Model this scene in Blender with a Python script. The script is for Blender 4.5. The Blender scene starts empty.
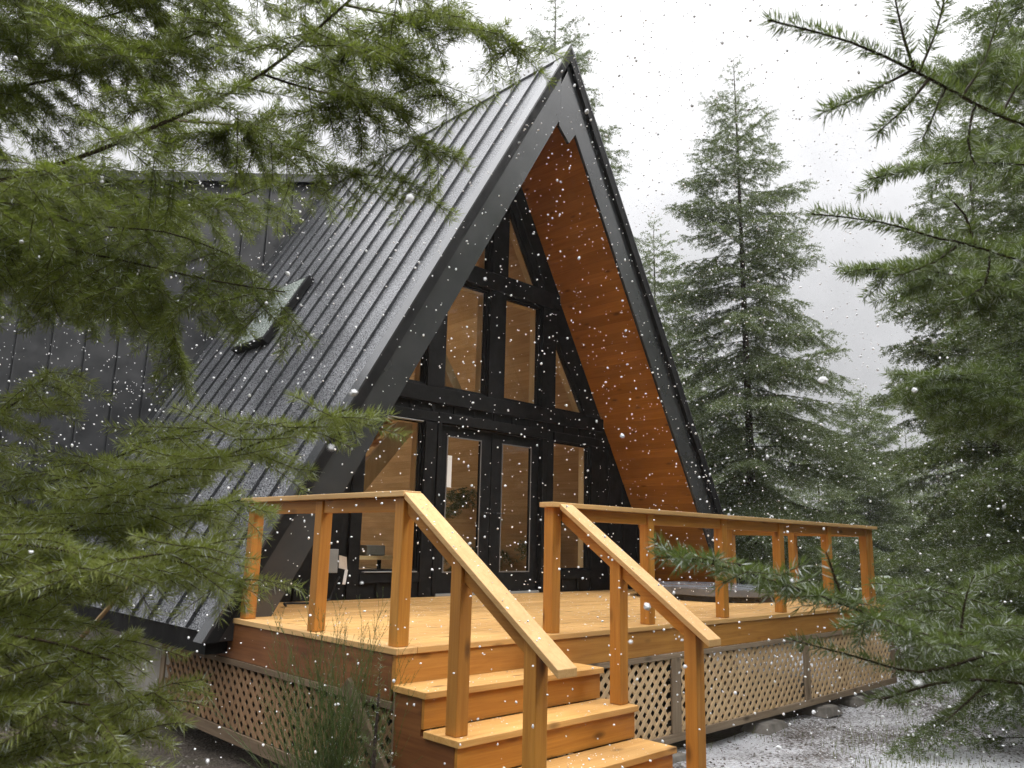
import bpy, math, random
import numpy as np
from mathutils import Vector, Matrix
from mathutils.geometry import tessellate_polygon
rnd = random.Random(7)
sc = bpy.context.scene
COL = sc.collection
# ------------------------------------------------------------------ camera
HAZE = .0007
CAM = np.array([-2.9497, -3.9739, 0.6353]); YAW, PITCH, ROLL, FPX = .76884, .19682, .02449, 792.24
fw = np.array([math.sin(YAW)*math.cos(PITCH), math.cos(YAW)*math.cos(PITCH), math.sin(PITCH)])
rt0 = np.array([math.cos(YAW), -math.sin(YAW), 0.]); up0 = np.cross(rt0, fw)
rt = rt0*math.cos(ROLL)+up0*math.sin(ROLL); upv = -rt0*math.sin(ROLL)+up0*math.cos(ROLL)
cam = bpy.data.cameras.new('camera'); camo = bpy.data.objects.new('camera', cam); COL.objects.link(camo)
camo.matrix_world = Matrix(((rt[0], upv[0], -fw[0], CAM[0]), (rt[1], upv[1], -fw[1], CAM[1]), (rt[2], upv[2], -fw[2], CAM[2]), (0, 0, 0, 1)))
cam.sensor_width = 36; cam.lens = FPX/1024*36; cam.clip_start = .05; cam.clip_end = 2000
cam.dof.use_dof = True; cam.dof.focus_distance = 6.0; cam.dof.aperture_fstop = cam.lens/3.0
sc.camera = camo
def at(u, v, d):                      # real point at forward distance d seen towards (u, v)
    return CAM + (fw + rt*(u-512)/FPX - upv*(v-384)/FPX)*d

# ------------------------------------------------------------------ materials
def nodes(name):
    m = bpy.data.materials.new(name); m.use_nodes = True
    nt = m.node_tree; b = nt.nodes['Principled BSDF']
    return m, nt, b
def N(nt, t, **k):
    n = nt.nodes.new(t)
    for a, v in k.items():
        if a in n.inputs: n.inputs[a].default_value = v
        else: setattr(n, a, v)
    return n
def L(nt, a, b): nt.links.new(a, b)
def ramp(nt, fac, stops):
    r = nt.nodes.new('ShaderNodeValToRGB'); L(nt, fac, r.inputs[0])
    e = r.color_ramp.elements
    while len(e) < len(stops): e.new(.5)
    for i, (p, c) in enumerate(stops):
        e[i].position = p; e[i].color = (*c, 1) if len(c) == 3 else c
    return r.outputs[0]
def mix(nt, fac, a, b, mode='MIX'):
    m = nt.nodes.new('ShaderNodeMix'); m.data_type = 'RGBA'; m.blend_type = mode
    for s, v in ((0, fac), (6, a), (7, b)):
        if hasattr(v, 'is_output'): L(nt, v, m.inputs[s])
        elif s == 0: m.inputs[0].default_value = v
        else: m.inputs[s].default_value = (*v, 1)
    return m.outputs[2]
def mathn(nt, op, a, b=0., c=0.):
    m = nt.nodes.new('ShaderNodeMath'); m.operation = op
    for i, v in enumerate((a, b, c)):
        if hasattr(v, 'is_output'): L(nt, v, m.inputs[i])
        else: m.inputs[i].default_value = v
    return m.outputs[0]
def bump(nt, h, b, strength=.3, dist=.01):
    n = N(nt, 'ShaderNodeBump'); n.inputs['Strength'].default_value = strength; n.inputs['Distance'].default_value = dist
    L(nt, h, n.inputs['Height']); L(nt, n.outputs[0], b.inputs['Normal'])
def coords(nt, scale=(1, 1, 1), loc=True):
    tc = N(nt, 'ShaderNodeTexCoord'); mp = N(nt, 'ShaderNodeMapping')
    L(nt, tc.outputs['Object'], mp.inputs[0]); mp.inputs['Scale'].default_value = scale
    if loc:
        oi = N(nt, 'ShaderNodeObjectInfo'); mu = N(nt, 'ShaderNodeVectorMath', operation='SCALE')
        cb = N(nt, 'ShaderNodeCombineXYZ')
        for i in range(3): L(nt, oi.outputs['Random'], cb.inputs[i])
        L(nt, cb.outputs[0], mu.inputs[0]); mu.inputs['Scale'].default_value = 37.
        ad = N(nt, 'ShaderNodeVectorMath', operation='ADD'); L(nt, mp.outputs[0], ad.inputs[0]); L(nt, mu.outputs[0], ad.inputs[1])
        return ad.outputs[0]
    return mp.outputs[0]
def noise(nt, vec, scale, detail=4., rough=.55, dist=0.):
    n = N(nt, 'ShaderNodeTexNoise', Scale=scale, Detail=detail, Roughness=rough, Distortion=dist)
    L(nt, vec, n.inputs['Vector']); return n.outputs[0]
def wood(name, dark, light, axis, board=None, rough=.5, knots=True, spec=.4, bumpy=.25, varamt=.35, joint=.8):
    """axis = grain axis 0/1/2; board=(axis, width) per-board tone and joint."""
    m, nt, b = nodes(name)
    sc_ = [9., 9., 9.]; sc_[axis] = .55
    base = coords(nt, (1, 1, 1))
    tc = N(nt, 'ShaderNodeTexCoord')
    shift = None
    vec = base
    if board:
        sx = N(nt, 'ShaderNodeSeparateXYZ'); L(nt, tc.outputs['Object'], sx.inputs[0])
        q = mathn(nt, 'DIVIDE', sx.outputs[board[0]], board[1]); fl = mathn(nt, 'FLOOR', q)
        wn = N(nt, 'ShaderNodeTexWhiteNoise', noise_dimensions='1D'); L(nt, fl, wn.inputs['W'])
        tone = wn.outputs['Value']
        cb = N(nt, 'ShaderNodeCombineXYZ')
        for i in range(3): L(nt, mathn(nt, 'MULTIPLY', tone, 23.), cb.inputs[i])
        ad = N(nt, 'ShaderNodeVectorMath', operation='ADD'); L(nt, vec, ad.inputs[0]); L(nt, cb.outputs[0], ad.inputs[1]); vec = ad.outputs[0]
    mp = N(nt, 'ShaderNodeMapping'); L(nt, vec, mp.inputs[0]); mp.inputs['Scale'].default_value = sc_
    g1 = noise(nt, mp.outputs[0], 2.2, 6, .6, .6)
    mp2 = N(nt, 'ShaderNodeMapping'); L(nt, vec, mp2.inputs[0]); s2 = [60., 60., 60.]; s2[axis] = 1.6; mp2.inputs['Scale'].default_value = s2
    g2 = noise(nt, mp2.outputs[0], 1.5, 3, .6)
    f = mathn(nt, 'ADD', mathn(nt, 'MULTIPLY', g1, .65), mathn(nt, 'MULTIPLY', g2, .35))
    c = ramp(nt, f, [(.3, dark), (.68, light)])
    big = noise(nt, vec, .9, 3, .5)
    c = mix(nt, mathn(nt, 'MULTIPLY', ramp(nt, big, [(.38, (0, 0, 0)), (.66, (1, 1, 1))]), .42), c, tuple(x*.55 for x in dark))
    if board:
        c = mix(nt, mathn(nt, 'MULTIPLY', tone, varamt), c, tuple(x*.62 for x in dark))
        fr = mathn(nt, 'FRACT', q); ed = mathn(nt, 'LESS_THAN', fr, .035)
        c = mix(nt, mathn(nt, 'MULTIPLY', ed, joint), c, tuple(x*.15 for x in dark))
    if knots:
        mp3 = N(nt, 'ShaderNodeMapping'); L(nt, vec, mp3.inputs[0]); s3 = [7., 7., 7.]; s3[axis] = 2.6; mp3.inputs['Scale'].default_value = s3
        v = N(nt, 'ShaderNodeTexVoronoi', Scale=1.); L(nt, mp3.outputs[0], v.inputs['Vector'])
        k = ramp(nt, v.outputs['Distance'], [(.06, (1, 1, 1)), (.2, (0, 0, 0))])
        c = mix(nt, mathn(nt, 'MULTIPLY', k, .75), c, tuple(x*.22 for x in dark))
    L(nt, c, b.inputs['Base Color'])
    r = ramp(nt, big, [(.3, (rough-.15,)*3), (.7, (min(rough+.2, 1),)*3)]); L(nt, r, b.inputs['Roughness'])
    b.inputs['Specular IOR Level'].default_value = spec
    bump(nt, f, b, bumpy, .004)
    return m
def plain(name, c1, c2, scale=6., rough=.6, spec=.4, metallic=0., bumpy=.15, roughvar=.15, detail=5, bd=.005):
    m, nt, b = nodes(name); v = coords(nt)
    n = noise(nt, v, scale, detail)
    L(nt, ramp(nt, n, [(.3, c1), (.7, c2)]), b.inputs['Base Color'])
    n2 = noise(nt, v, scale*.4, 3)
    L(nt, ramp(nt, n2, [(.3, (max(rough-roughvar, .02),)*3), (.7, (min(rough+roughvar, 1),)*3)]), b.inputs['Roughness'])
    b.inputs['Specular IOR Level'].default_value = spec; b.inputs['Metallic'].default_value = metallic
    if bumpy: bump(nt, noise(nt, v, scale*6, 4), b, bumpy, bd)
    return m
CD, CLt = (.36, .135, .018), (.60, .28, .05)
M = {}
M['cedar_z'] = wood('cedar_upright', CD, CLt, 2)
M['cedar_x'] = wood('cedar_across', CD, CLt, 0)
M['cedar_y'] = wood('cedar_deep', CD, CLt, 1)
M['cap_x'] = wood('cap_across', (.52, .29, .10), (.72, .47, .21), 0, rough=.45, knots=False)
M['cap_y'] = wood('cap_deep', (.52, .29, .10), (.72, .47, .21), 1, rough=.45, knots=False)
M['deck'] = wood('deck_boards', (.58, .31, .095), (.80, .50, .20), 0, board=(1, .146), rough=.45, knots=True, varamt=.5)
M['tread'] = wood('tread_boards', (.50, .255, .065), (.76, .45, .16), 0, rough=.5)
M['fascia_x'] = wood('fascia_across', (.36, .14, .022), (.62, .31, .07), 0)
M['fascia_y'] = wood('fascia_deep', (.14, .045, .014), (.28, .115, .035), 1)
M['soffit'] = wood('soffit_planks', (.39, .145, .015), (.62, .26, .036), 1, board=(2, .125), rough=.5, spec=.3, varamt=.3, joint=.25)
M['interior'] = wood('interior_planks', (.46, .26, .10), (.66, .44, .22), 1, board=(2, .125), rough=.6, knots=False, varamt=.2, joint=.3)
M['interior_end'] = wood('interior_end_planks', (.55, .25, .05), (.78, .44, .13), 0, board=(2, .125), rough=.6, varamt=.2)
M['jamb'] = wood('window_jamb', (.62, .42, .20), (.78, .58, .32), 2, rough=.5, knots=False)
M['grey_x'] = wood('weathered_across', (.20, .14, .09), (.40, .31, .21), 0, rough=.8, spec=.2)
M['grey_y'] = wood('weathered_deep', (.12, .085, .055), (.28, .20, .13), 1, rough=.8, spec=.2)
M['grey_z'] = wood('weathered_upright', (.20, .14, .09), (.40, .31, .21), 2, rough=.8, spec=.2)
M['lattice'] = wood('lattice_lit', (.58, .39, .20), (.80, .60, .36), 2, rough=.7, knots=False)  # front laths: lit brightness put into the wood colour
M['lattice_side'] = wood('lattice_brown', (.20, .11, .05), (.36, .22, .12), 2, rough=.7, knots=False)  # darker copy of the front laths for the left side
M['black'] = plain('black_painted_wood', (.003, .003, .0033), (.009, .009, .0095), 9, .65, .15, bumpy=.4)
M['charcoal'] = plain('charcoal_metal_trim', (.030, .032, .033), (.042, .044, .046), 3, .22, .75, bumpy=.03, roughvar=.07)
M['concrete'] = plain('concrete', (.30, .28, .25), (.46, .44, .40), 5, .9, .2, bumpy=.4)
M['concrete_dark'] = plain('dark_concrete', (.10, .09, .08), (.24, .22, .19), 7, .95, .1, bumpy=.5)  # darker concrete tone for the pier blocks
M['dark_void'] = plain('dark_opening', (.006, .006, .006), (.01, .01, .01), 5, .9, .1)
M['plastic_grey'] = plain('grey_plastic', (.22, .23, .23), (.27, .28, .28), 4, .5, .4, bumpy=0)
M['bead'] = plain('dull_aluminium', (.10, .10, .095), (.16, .155, .15), 6, .5, .5, bumpy=0)
M['white'] = plain('white_plastic', (.72, .72, .7), (.8, .8, .78), 4, .45, .4, bumpy=0)
M['rubber'] = plain('black_rubber', (.008, .008, .008), (.014, .014, .014), 8, .5, .4, bumpy=.1)
M['tub'] = plain('black_vinyl', (.010, .010, .011), (.022, .022, .024), 5, .32, .5, bumpy=.12)
M['cover'] = plain('wet_vinyl_sky_sheen', (.13, .14, .152), (.18, .19, .205), 4, .25, .8, bumpy=.05, roughvar=.08)  # wet cover; blue-grey sky reflection painted into the base colour
M['steel'] = plain('brushed_steel', (.5, .5, .5), (.6, .6, .6), 20, .3, .5, metallic=1, bumpy=0)
M['floor_in'] = wood('inside_floor', (.50, .36, .22), (.70, .54, .36), 0, board=(1, .12), rough=.4)
M['stick'] = wood('bare_stick', (.30, .19, .08), (.50, .34, .17), 1, rough=.7, knots=False)
M['bark'] = plain('bark', (.030, .022, .017), (.085, .068, .055), 14, .9, .15, bumpy=.8, bd=.02)
M['twig'] = plain('twig_bark', (.022, .016, .010), (.06, .042, .024), 20, .8, .2, bumpy=.2)

def roof_mat():
    m, nt, b = nodes('wet_standing_seam_metal'); v = coords(nt, loc=False)
    n = noise(nt, v, 3, 4); c = ramp(nt, n, [(.3, (.018, .019, .022)), (.7, (.032, .034, .037))])
    fl = noise(nt, v, 70, 3, .7)           # melting snow grains and drops lying on the metal
    big = noise(nt, v, 1.3, 3)
    th = mathn(nt, 'ADD', fl, mathn(nt, 'MULTIPLY', big, .22))
    g = ramp(nt, th, [(.585, (0, 0, 0)), (.71, (1, 1, 1))])
    ge = N(nt, 'ShaderNodeNewGeometry'); sz = N(nt, 'ShaderNodeSeparateXYZ'); L(nt, ge.outputs['Normal'], sz.inputs[0])
    lie = mathn(nt, 'GREATER_THAN', sz.outputs[2], .42); g = mathn(nt, 'MULTIPLY', g, lie)
    c = mix(nt, mathn(nt, 'MULTIPLY', g, .5), c, (.5, .51, .53))
    L(nt, c, b.inputs['Base Color'])
    L(nt, ramp(nt, fl, [(.35, (.22,)*3), (.7, (.42,)*3)]), b.inputs['Roughness'])
    b.inputs['Specular IOR Level'].default_value = .6
    bump(nt, fl, b, .35, .006)
    return m
M['roof'] = roof_mat()
def siding_mat():
    m, nt, b = nodes('dark_metal_siding'); v = coords(nt, loc=False)
    n = noise(nt, v, 2.5, 5); L(nt, ramp(nt, n, [(.3, (.018, .019, .021)), (.7, (.034, .035, .038))]), b.inputs['Base Color'])
    L(nt, ramp(nt, noise(nt, v, 5, 4), [(.3, (.3,)*3), (.7, (.5,)*3)]), b.inputs['Roughness']); b.inputs['Specular IOR Level'].default_value = .6
    return m
M['siding'] = siding_mat()
def glass_mat(name='window_glass', boost=.55, frost=0.):
    m = bpy.data.materials.new(name); m.use_nodes = True; nt = m.node_tree; nt.nodes.clear()
    o = N(nt, 'ShaderNodeOutputMaterial'); t = N(nt, 'ShaderNodeBsdfTransparent'); t.inputs[0].default_value = (.95, .96, .95, 1)
    g = N(nt, 'ShaderNodeBsdfGlossy'); g.inputs['Roughness'].default_value = .02; g.inputs[0].default_value = (.95, .97, .97, 1)
    f = N(nt, 'ShaderNodeFresnel'); f.inputs[0].default_value = 1.5
    mx = N(nt, 'ShaderNodeMixShader'); fac = mathn(nt, 'MINIMUM', mathn(nt, 'MULTIPLY', f.outputs[0], 1.9*boost), 1.)
    ge = N(nt, 'ShaderNodeNewGeometry'); fac = mathn(nt, 'MULTIPLY', fac, mathn(nt, 'SUBTRACT', 1., ge.outputs['Backfacing']))   # one reflection per pane
    L(nt, fac, mx.inputs[0]); L(nt, t.outputs[0], mx.inputs[1]); L(nt, g.outputs[0], mx.inputs[2])
    L(nt, mx.outputs[0], o.inputs[0]); return m
M['glass'] = glass_mat()
def skylight_mat():
    m, nt, b = nodes('snowy_skylight_glass'); v = coords(nt, loc=False)
    n = noise(nt, v, 45, 4, .7); big = noise(nt, v, 2, 2)
    c = ramp(nt, mathn(nt, 'ADD', n, mathn(nt, 'MULTIPLY', big, .2)), [(.5, (.07, .09, .075)), (.68, (.40, .44, .40))])
    L(nt, c, b.inputs['Base Color']); b.inputs['Roughness'].default_value = .25; b.inputs['Specular IOR Level'].default_value = .7
    return m
M['skylight'] = skylight_mat()
def needle_mat(name, ca, cb, tip, trans=.35, frost=.05):
    m = bpy.data.materials.new(name); m.use_nodes = True; nt = m.node_tree; b = nt.nodes['Principled BSDF']; o = nt.nodes['Material Output']
    a = N(nt, 'ShaderNodeAttribute', attribute_name='var'); sp = N(nt, 'ShaderNodeSeparateXYZ'); L(nt, a.outputs['Vector'], sp.inputs[0])
    tc = N(nt, 'ShaderNodeTexCoord'); n = noise(nt, tc.outputs['Object'], 1.6, 3)
    f = mathn(nt, 'ADD', mathn(nt, 'MULTIPLY', sp.outputs[0], .5), mathn(nt, 'MULTIPLY', n, .6))
    c = ramp(nt, f, [(.25, ca), (.85, cb)])
    c = mix(nt, sp.outputs[1], c, tip)
    fr = mathn(nt, 'GREATER_THAN', sp.outputs[2], 1-frost)
    c = mix(nt, mathn(nt, 'MULTIPLY', fr, .8), c, (.62, .66, .64))
    L(nt, c, b.inputs['Base Color']); b.inputs['Roughness'].default_value = .42; b.inputs['Specular IOR Level'].default_value = .35
    t = N(nt, 'ShaderNodeBsdfTranslucent'); L(nt, mix(nt, .4, c, (.25, .34, .03)), t.inputs[0])
    mx = N(nt, 'ShaderNodeMixShader'); mx.inputs[0].default_value = trans
    L(nt, b.outputs[0], mx.inputs[1]); L(nt, t.outputs[0], mx.inputs[2]); L(nt, mx.outputs[0], o.inputs[0])
    return m
M['needle_near'] = needle_mat('fir_needles_yellow_green', (.11, .125, .022), (.28, .31, .08), (.50, .55, .24), .5, .10)  # colour raised to carry the open-sky brightness of the lower left
M['needle_dark'] = needle_mat('fir_needles_olive', (.06, .072, .014), (.15, .175, .04), (.32, .37, .11), .5, .05)
M['needle_grey'] = needle_mat('fir_needles_grey_green', (.06, .085, .028), (.15, .20, .07), (.27, .35, .14), .35, .14)
M['needle_far'] = needle_mat('conifer_needles_dark', (.055, .073, .028), (.14, .175, .075), (.22, .27, .12), .3, .12)
M['broom'] = needle_mat('broom_stems', (.05, .075, .02), (.12, .17, .05), (.18, .25, .10), .2, .03)

gm_, gn_, gb_ = nodes('lamp_glow'); gb_.inputs['Emission Color'].default_value = (1, .75, .45, 1); gb_.inputs['Emission Strength'].default_value = 3.; M['glow'] = gm_
def ground_mat():
    m, nt, b = nodes('wet_gravel_and_thin_snow'); v = coords(nt, loc=False)
    big = noise(nt, v, .55, 5, .6); mid = noise(nt, v, 5, 5, .65); fine = noise(nt, v, 38, 5, .75)
    vo = N(nt, 'ShaderNodeTexVoronoi', Scale=45.); L(nt, v, vo.inputs['Vector'])
    g = ramp(nt, vo.outputs['Color'], [(.1, (.035, .028, .022)), (.9, (.17, .145, .12))])
    soil = ramp(nt, mid, [(.35, (.04, .028, .018)), (.7, (.12, .095, .07))])
    c = mix(nt, .55, g, soil)
    gr = ramp(nt, noise(nt, v, 1.1, 4), [(.55, (0, 0, 0)), (.68, (1, 1, 1))])
    c = mix(nt, mathn(nt, 'MULTIPLY', gr, .55), c, (.055, .07, .02))
    sn = mathn(nt, 'ADD', mathn(nt, 'MULTIPLY', big, .55), mathn(nt, 'MULTIPLY', fine, .55))
    sn = mathn(nt, 'ADD', sn, mathn(nt, 'MULTIPLY', mid, .12))
    sx = N(nt, 'ShaderNodeSeparateXYZ'); L(nt, v, sx.inputs[0])
    # less snow on the mulch to the left of the stairs
    xr = N(nt, 'ShaderNodeMapRange'); L(nt, sx.outputs[0], xr.inputs[0]); xr.inputs[1].default_value = .5; xr.inputs[2].default_value = 3.; xr.inputs[3].default_value = -.14; xr.inputs[4].default_value = .05
    sn = mathn(nt, 'ADD', sn, xr.outputs[0])
    s = ramp(nt, sn, [(.575, (0, 0, 0)), (.69, (1, 1, 1))])
    dk1 = mathn(nt, 'MULTIPLY', mathn(nt, 'GREATER_THAN', sx.outputs[1], .12), mathn(nt, 'LESS_THAN', sx.outputs[0], 7.5))
    dk1 = mathn(nt, 'MULTIPLY', dk1, mathn(nt, 'GREATER_THAN', sx.outputs[0], -.1)); s = mathn(nt, 'MULTIPLY', s, mathn(nt, 'SUBTRACT', 1., dk1))   # dry below deck and cabin
    c = mix(nt, mathn(nt, 'MULTIPLY', s, .85), c, (.74, .75, .78))
    L(nt, c, b.inputs['Base Color']); b.inputs['Roughness'].default_value = .75; b.inputs['Specular IOR Level'].default_value = .3
    bump(nt, mathn(nt, 'ADD', fine, mathn(nt, 'MULTIPLY', vo.outputs['Distance'], .8)), b, .8, .03)
    return m
M['ground'] = ground_mat()
M['flake'] = plain('snow', (.85, .86, .88), (.92, .92, .93), 5, .6, .2, bumpy=0)
M['flake'].node_tree.nodes['Principled BSDF'].inputs['Subsurface Weight'].default_value = 0
M['pebble'] = plain('pebbles', (.05, .042, .035), (.26, .23, .20), 9, .7, .3, bumpy=.2)
M['grass'] = needle_mat('grass_blades', (.05, .07, .015), (.13, .16, .04), (.22, .22, .08), .3, .06)
M['weed'] = needle_mat('brown_dead_stems', (.06, .035, .02), (.16, .10, .06), (.2, .14, .08), .2, .05)

# ------------------------------------------------------------------ object helpers
def tag(o, label=None, cat=None, group=None, kind=None):
    if label: o['label'] = label
    if cat: o['category'] = cat
    if group: o['group'] = group
    if kind: o['kind'] = kind
    return o
def thing(name, loc, label, cat, group=None):
    o = bpy.data.objects.new(name, None); COL.objects.link(o); o.location = loc; o.empty_display_size = .1
    return tag(o, label, cat, group)
def wloc(o):
    v = Vector((0, 0, 0))
    while o is not None: v += o.location; o = o.parent
    return v
class MB:
    def __init__(s): s.v = []; s.f = []
    def add(s, vs, fs):
        k = len(s.v); s.v += [tuple(map(float, p)) for p in vs]; s.f += [tuple(i+k for i in f) for f in fs]; return s
    def box(s, x0, x1, y0, y1, z0, z1):
        return s.add([(x, y, z) for x in (x0, x1) for y in (y0, y1) for z in (z0, z1)],
                     [(0, 1, 3, 2), (4, 6, 7, 5), (0, 4, 5, 1), (2, 3, 7, 6), (0, 2, 6, 4), (1, 5, 7, 3)])
    def prism(s, poly, fn, t0, t1):     # poly 2D, fn(a,b,t)->3D
        n = len(poly)
        tris = tessellate_polygon([[Vector((a, b, 0)) for a, b in poly]])
        vs = [fn(a, b, t0) for a, b in poly]+[fn(a, b, t1) for a, b in poly]
        fs = [tuple(t) for t in tris]+[tuple(i+n for i in reversed(t)) for t in tris]
        fs += [(i, (i+1) % n, (i+1) % n+n, i+n) for i in range(n)]
        return s.add(vs, fs)
    def beam(s, p, q, w, h, up=(0, 0, 1)):      # bar from p to q, w across, h along up
        p, q, up = Vector(p), Vector(q), Vector(up); d = (q-p).normalized(); a = d.cross(up).normalized()*w/2; b = a.cross(d).normalized()*h/2
        vs = [e+i*a+j*b for e in (p, q) for i, j in ((-1, -1), (1, -1), (1, 1), (-1, 1))]
        return s.add(vs, [(0, 1, 2, 3), (7, 6, 5, 4), (0, 4, 5, 1), (1, 5, 6, 2), (2, 6, 7, 3), (3, 7, 4, 0)])
    def tube(s, pts, rad, n=8):
        pts = [Vector(p) for p in pts]; rad = rad if hasattr(rad, '__len__') else [rad]*len(pts); k = len(s.v); rings = []
        vs = []
        for i, p in enumerate(pts):
            d = (pts[min(i+1, len(pts)-1)]-pts[max(i-1, 0)]).normalized()
            a = d.cross(Vector((.31, .2, .93))).normalized(); b = d.cross(a)
            vs += [p+(a*math.cos(6.28318*j/n)+b*math.sin(6.28318*j/n))*rad[i] for j in range(n)]
        fs = [(i*n+j, i*n+(j+1) % n, (i+1)*n+(j+1) % n, (i+1)*n+j) for i in range(len(pts)-1) for j in range(n)]
        fs += [tuple(range(n-1, -1, -1)), tuple((len(pts)-1)*n+j for j in range(n))]
        return s.add(vs, fs)
    def holed(s, outer, holes, fn, t0, t1):      # plate with holes
        loops = [outer]+holes
        tris = tessellate_polygon([[Vector((a, b, 0)) for a, b in l] for l in loops])
        flat = [p for l in loops for p in l]; n = len(flat)
        vs = [fn(a, b, t0) for a, b in flat]+[fn(a, b, t1) for a, b in flat]
        fs = [tuple(t) for t in tris]+[tuple(i+n for i in reversed(t)) for t in tris]
        k = 0
        for l in loops:
            m = len(l); fs += [(k+i, k+(i+1) % m, k+(i+1) % m+n, k+i+n) for i in range(m)]; k += m
        return s.add(vs, fs)
    def build(s, name, mat, parent=None, bevel=0., smooth=False, label=None):
        off = wloc(parent) if parent else Vector((0, 0, 0))
        me = bpy.data.meshes.new(name); me.from_pydata([(x-off.x, y-off.y, z-off.z) for x, y, z in s.v], [], s.f)
        me.materials.append(mat); me.validate()
        import bmesh
        bm = bmesh.new(); bm.from_mesh(me); bmesh.ops.recalc_face_normals(bm, faces=bm.faces); bm.to_mesh(me); bm.free()
        if smooth:
            for p in me.polygons: p.use_smooth = True
        o = bpy.data.objects.new(name, me); COL.objects.link(o); o.parent = parent
        if bevel:
            b = o.modifiers.new('soft_edge', 'BEVEL'); b.width = bevel; b.segments = 2; b.limit_method = 'ANGLE'
        if label: o['label'] = label
        return o
def bx(*a): return MB().box(*a)
def fastmesh(name, verts, nper, mat, parent=None, var=None):     # verts (n*nper,3) -> faces of nper
    off = np.array(wloc(parent)) if parent else np.zeros(3)
    verts = (verts-off).astype(np.float32); nf = len(verts)//nper
    me = bpy.data.meshes.new(name); me.vertices.add(len(verts)); me.vertices.foreach_set('co', verts.ravel())
    me.loops.add(len(verts)); me.loops.foreach_set('vertex_index', np.arange(len(verts), dtype=np.int32))
    me.polygons.add(nf); me.polygons.foreach_set('loop_start', np.arange(nf, dtype=np.int32)*nper)
    me.update(calc_edges=True)
    if var is not None:
        at_ = me.attributes.new('var', 'FLOAT_VECTOR', 'FACE'); at_.data.foreach_set('vector', var.astype(np.float32).ravel())
    me.materials.append(mat); o = bpy.data.objects.new(name, me); COL.objects.link(o); o.parent = parent
    return o

# ------------------------------------------------------------------ vegetation engine
class Skel:
    def __init__(s, seed): s.seg = []; s.r = random.Random(seed)
    def shoot(s, p, d, Lg, lvl, mx, n, P):
        """grow one shoot with side shoots; d, n numpy unit vectors"""
        r = s.r; st = P['step'][lvl]; k = max(2, int(Lg/st)); st = Lg/k; side = r.choice((-1, 1))
        rad = P['rad']*(Lg**.9)*(.6 if lvl else 1); p = np.array(p, float); d = np.array(d, float)
        gap = P['gap'][lvl] if lvl < mx else 1e9; acc = gap*P.get('bare', .5 if lvl == 0 else .3)
        dr = P['droop'][lvl]
        for i in range(k):
            t = i/k
            d = d+np.array([r.gauss(0, P['wob']), r.gauss(0, P['wob']), r.gauss(0, P['wob'])-dr*st*(1-P.get('lift', 0)*2*t)]); d /= np.linalg.norm(d)
            q = p+d*st; r0 = rad*(1-t)+.0006; r1 = rad*(1-(i+1)/k)+.0006
            s.seg.append((p[0], p[1], p[2], q[0], q[1], q[2], r0, r1, lvl, t, 1. if (lvl >= P['nlvl'] or t > P.get('nt', .45)) else 0.))
            acc -= st
            while acc <= 0:
                acc += gap*r.uniform(.75, 1.25)
                if lvl < mx:
                    for sd in ((side, -side) if r.random() < P.get('pair', .7) else (side,)):
                        side = -side
                        a = math.radians(P['ang']*r.uniform(.8, 1.15)); nn = n+np.array([r.gauss(0, .22) for _ in range(3)])
                        sv = np.cross(nn, d); sv /= np.linalg.norm(sv)+1e-9
                        dl = d*math.cos(a)+sd*sv*math.sin(a)+np.array([0, 0, P.get('hang', 0)*-1.])
                        dl /= np.linalg.norm(dl)
                        f = min(1, (1-t)**P.get('taper', .8)+.12)
                        if lvl == 0: f *= min(1, .35+t*4)
                        ll = P['len'][lvl]*f*r.uniform(.65, 1.15)
                        if ll > P.get('min', .03): s.shoot(q, dl, ll, lvl+1, mx, n, P)
            p = q
    def arr(s): return np.array(s.seg)
    def limb(s, pts, r0, P, n=(0, 0, 1), start=.15, mx=2, tiprad=.002):
        """a limb through given points with side shoots"""
        pts = [np.array(p, float) for p in pts]; r = s.r
        # smooth by Catmull-Rom
        out = []
        for i in range(len(pts)-1):
            a, b, c, d = pts[max(i-1, 0)], pts[i], pts[i+1], pts[min(i+2, len(pts)-1)]
            m = max(2, int(np.linalg.norm(c-b)/.05))
            for j in range(m):
                t = j/m; out.append(.5*((2*b)+(c-a)*t+(2*a-5*b+4*c-d)*t*t+(3*b-a-3*c+d)*t**3))
        out.append(pts[-1]); tot = len(out)-1; n = np.array(n, float); n /= np.linalg.norm(n); side = 1; acc = 0
        for i in range(tot):
            t = i/tot; p, q = out[i], out[i+1]; ra = r0*(1-t)+tiprad; rb = r0*(1-(i+1)/tot)+tiprad; st = np.linalg.norm(q-p); d = (q-p)/st
            s.seg.append((*p, *q, ra, rb, 0, t, 1. if t > P.get('lnt', .8) else 0.))
            acc -= st
            if t > start:
                while acc <= 0:
                    acc += P['lgap']*r.uniform(.7, 1.3)
                    for sd in ((side, -side) if r.random() < P.get('pair', .7) else (side,)):
                        side = -side
                        a = math.radians(P['ang']*r.uniform(.75, 1.2)); nn = n+np.array([r.gauss(0, .25) for _ in range(3)])
                        sv = np.cross(nn, d); sv /= np.linalg.norm(sv)
                        dl = d*math.cos(a)+sd*sv*math.sin(a)+np.array([0, 0, -P.get('lhang', 0)]); dl /= np.linalg.norm(dl)
                        f = ((1-t)**.7+.1)*min(1, .45+(t-start)*4)
                        s.shoot(q, dl, P['llen']*f*r.uniform(.6, 1.15), 1, mx, n, P)
        if P.get('tip', 0):
            s.shoot(out[-1], d, P['tip'], 2, 2, n, P)
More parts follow.
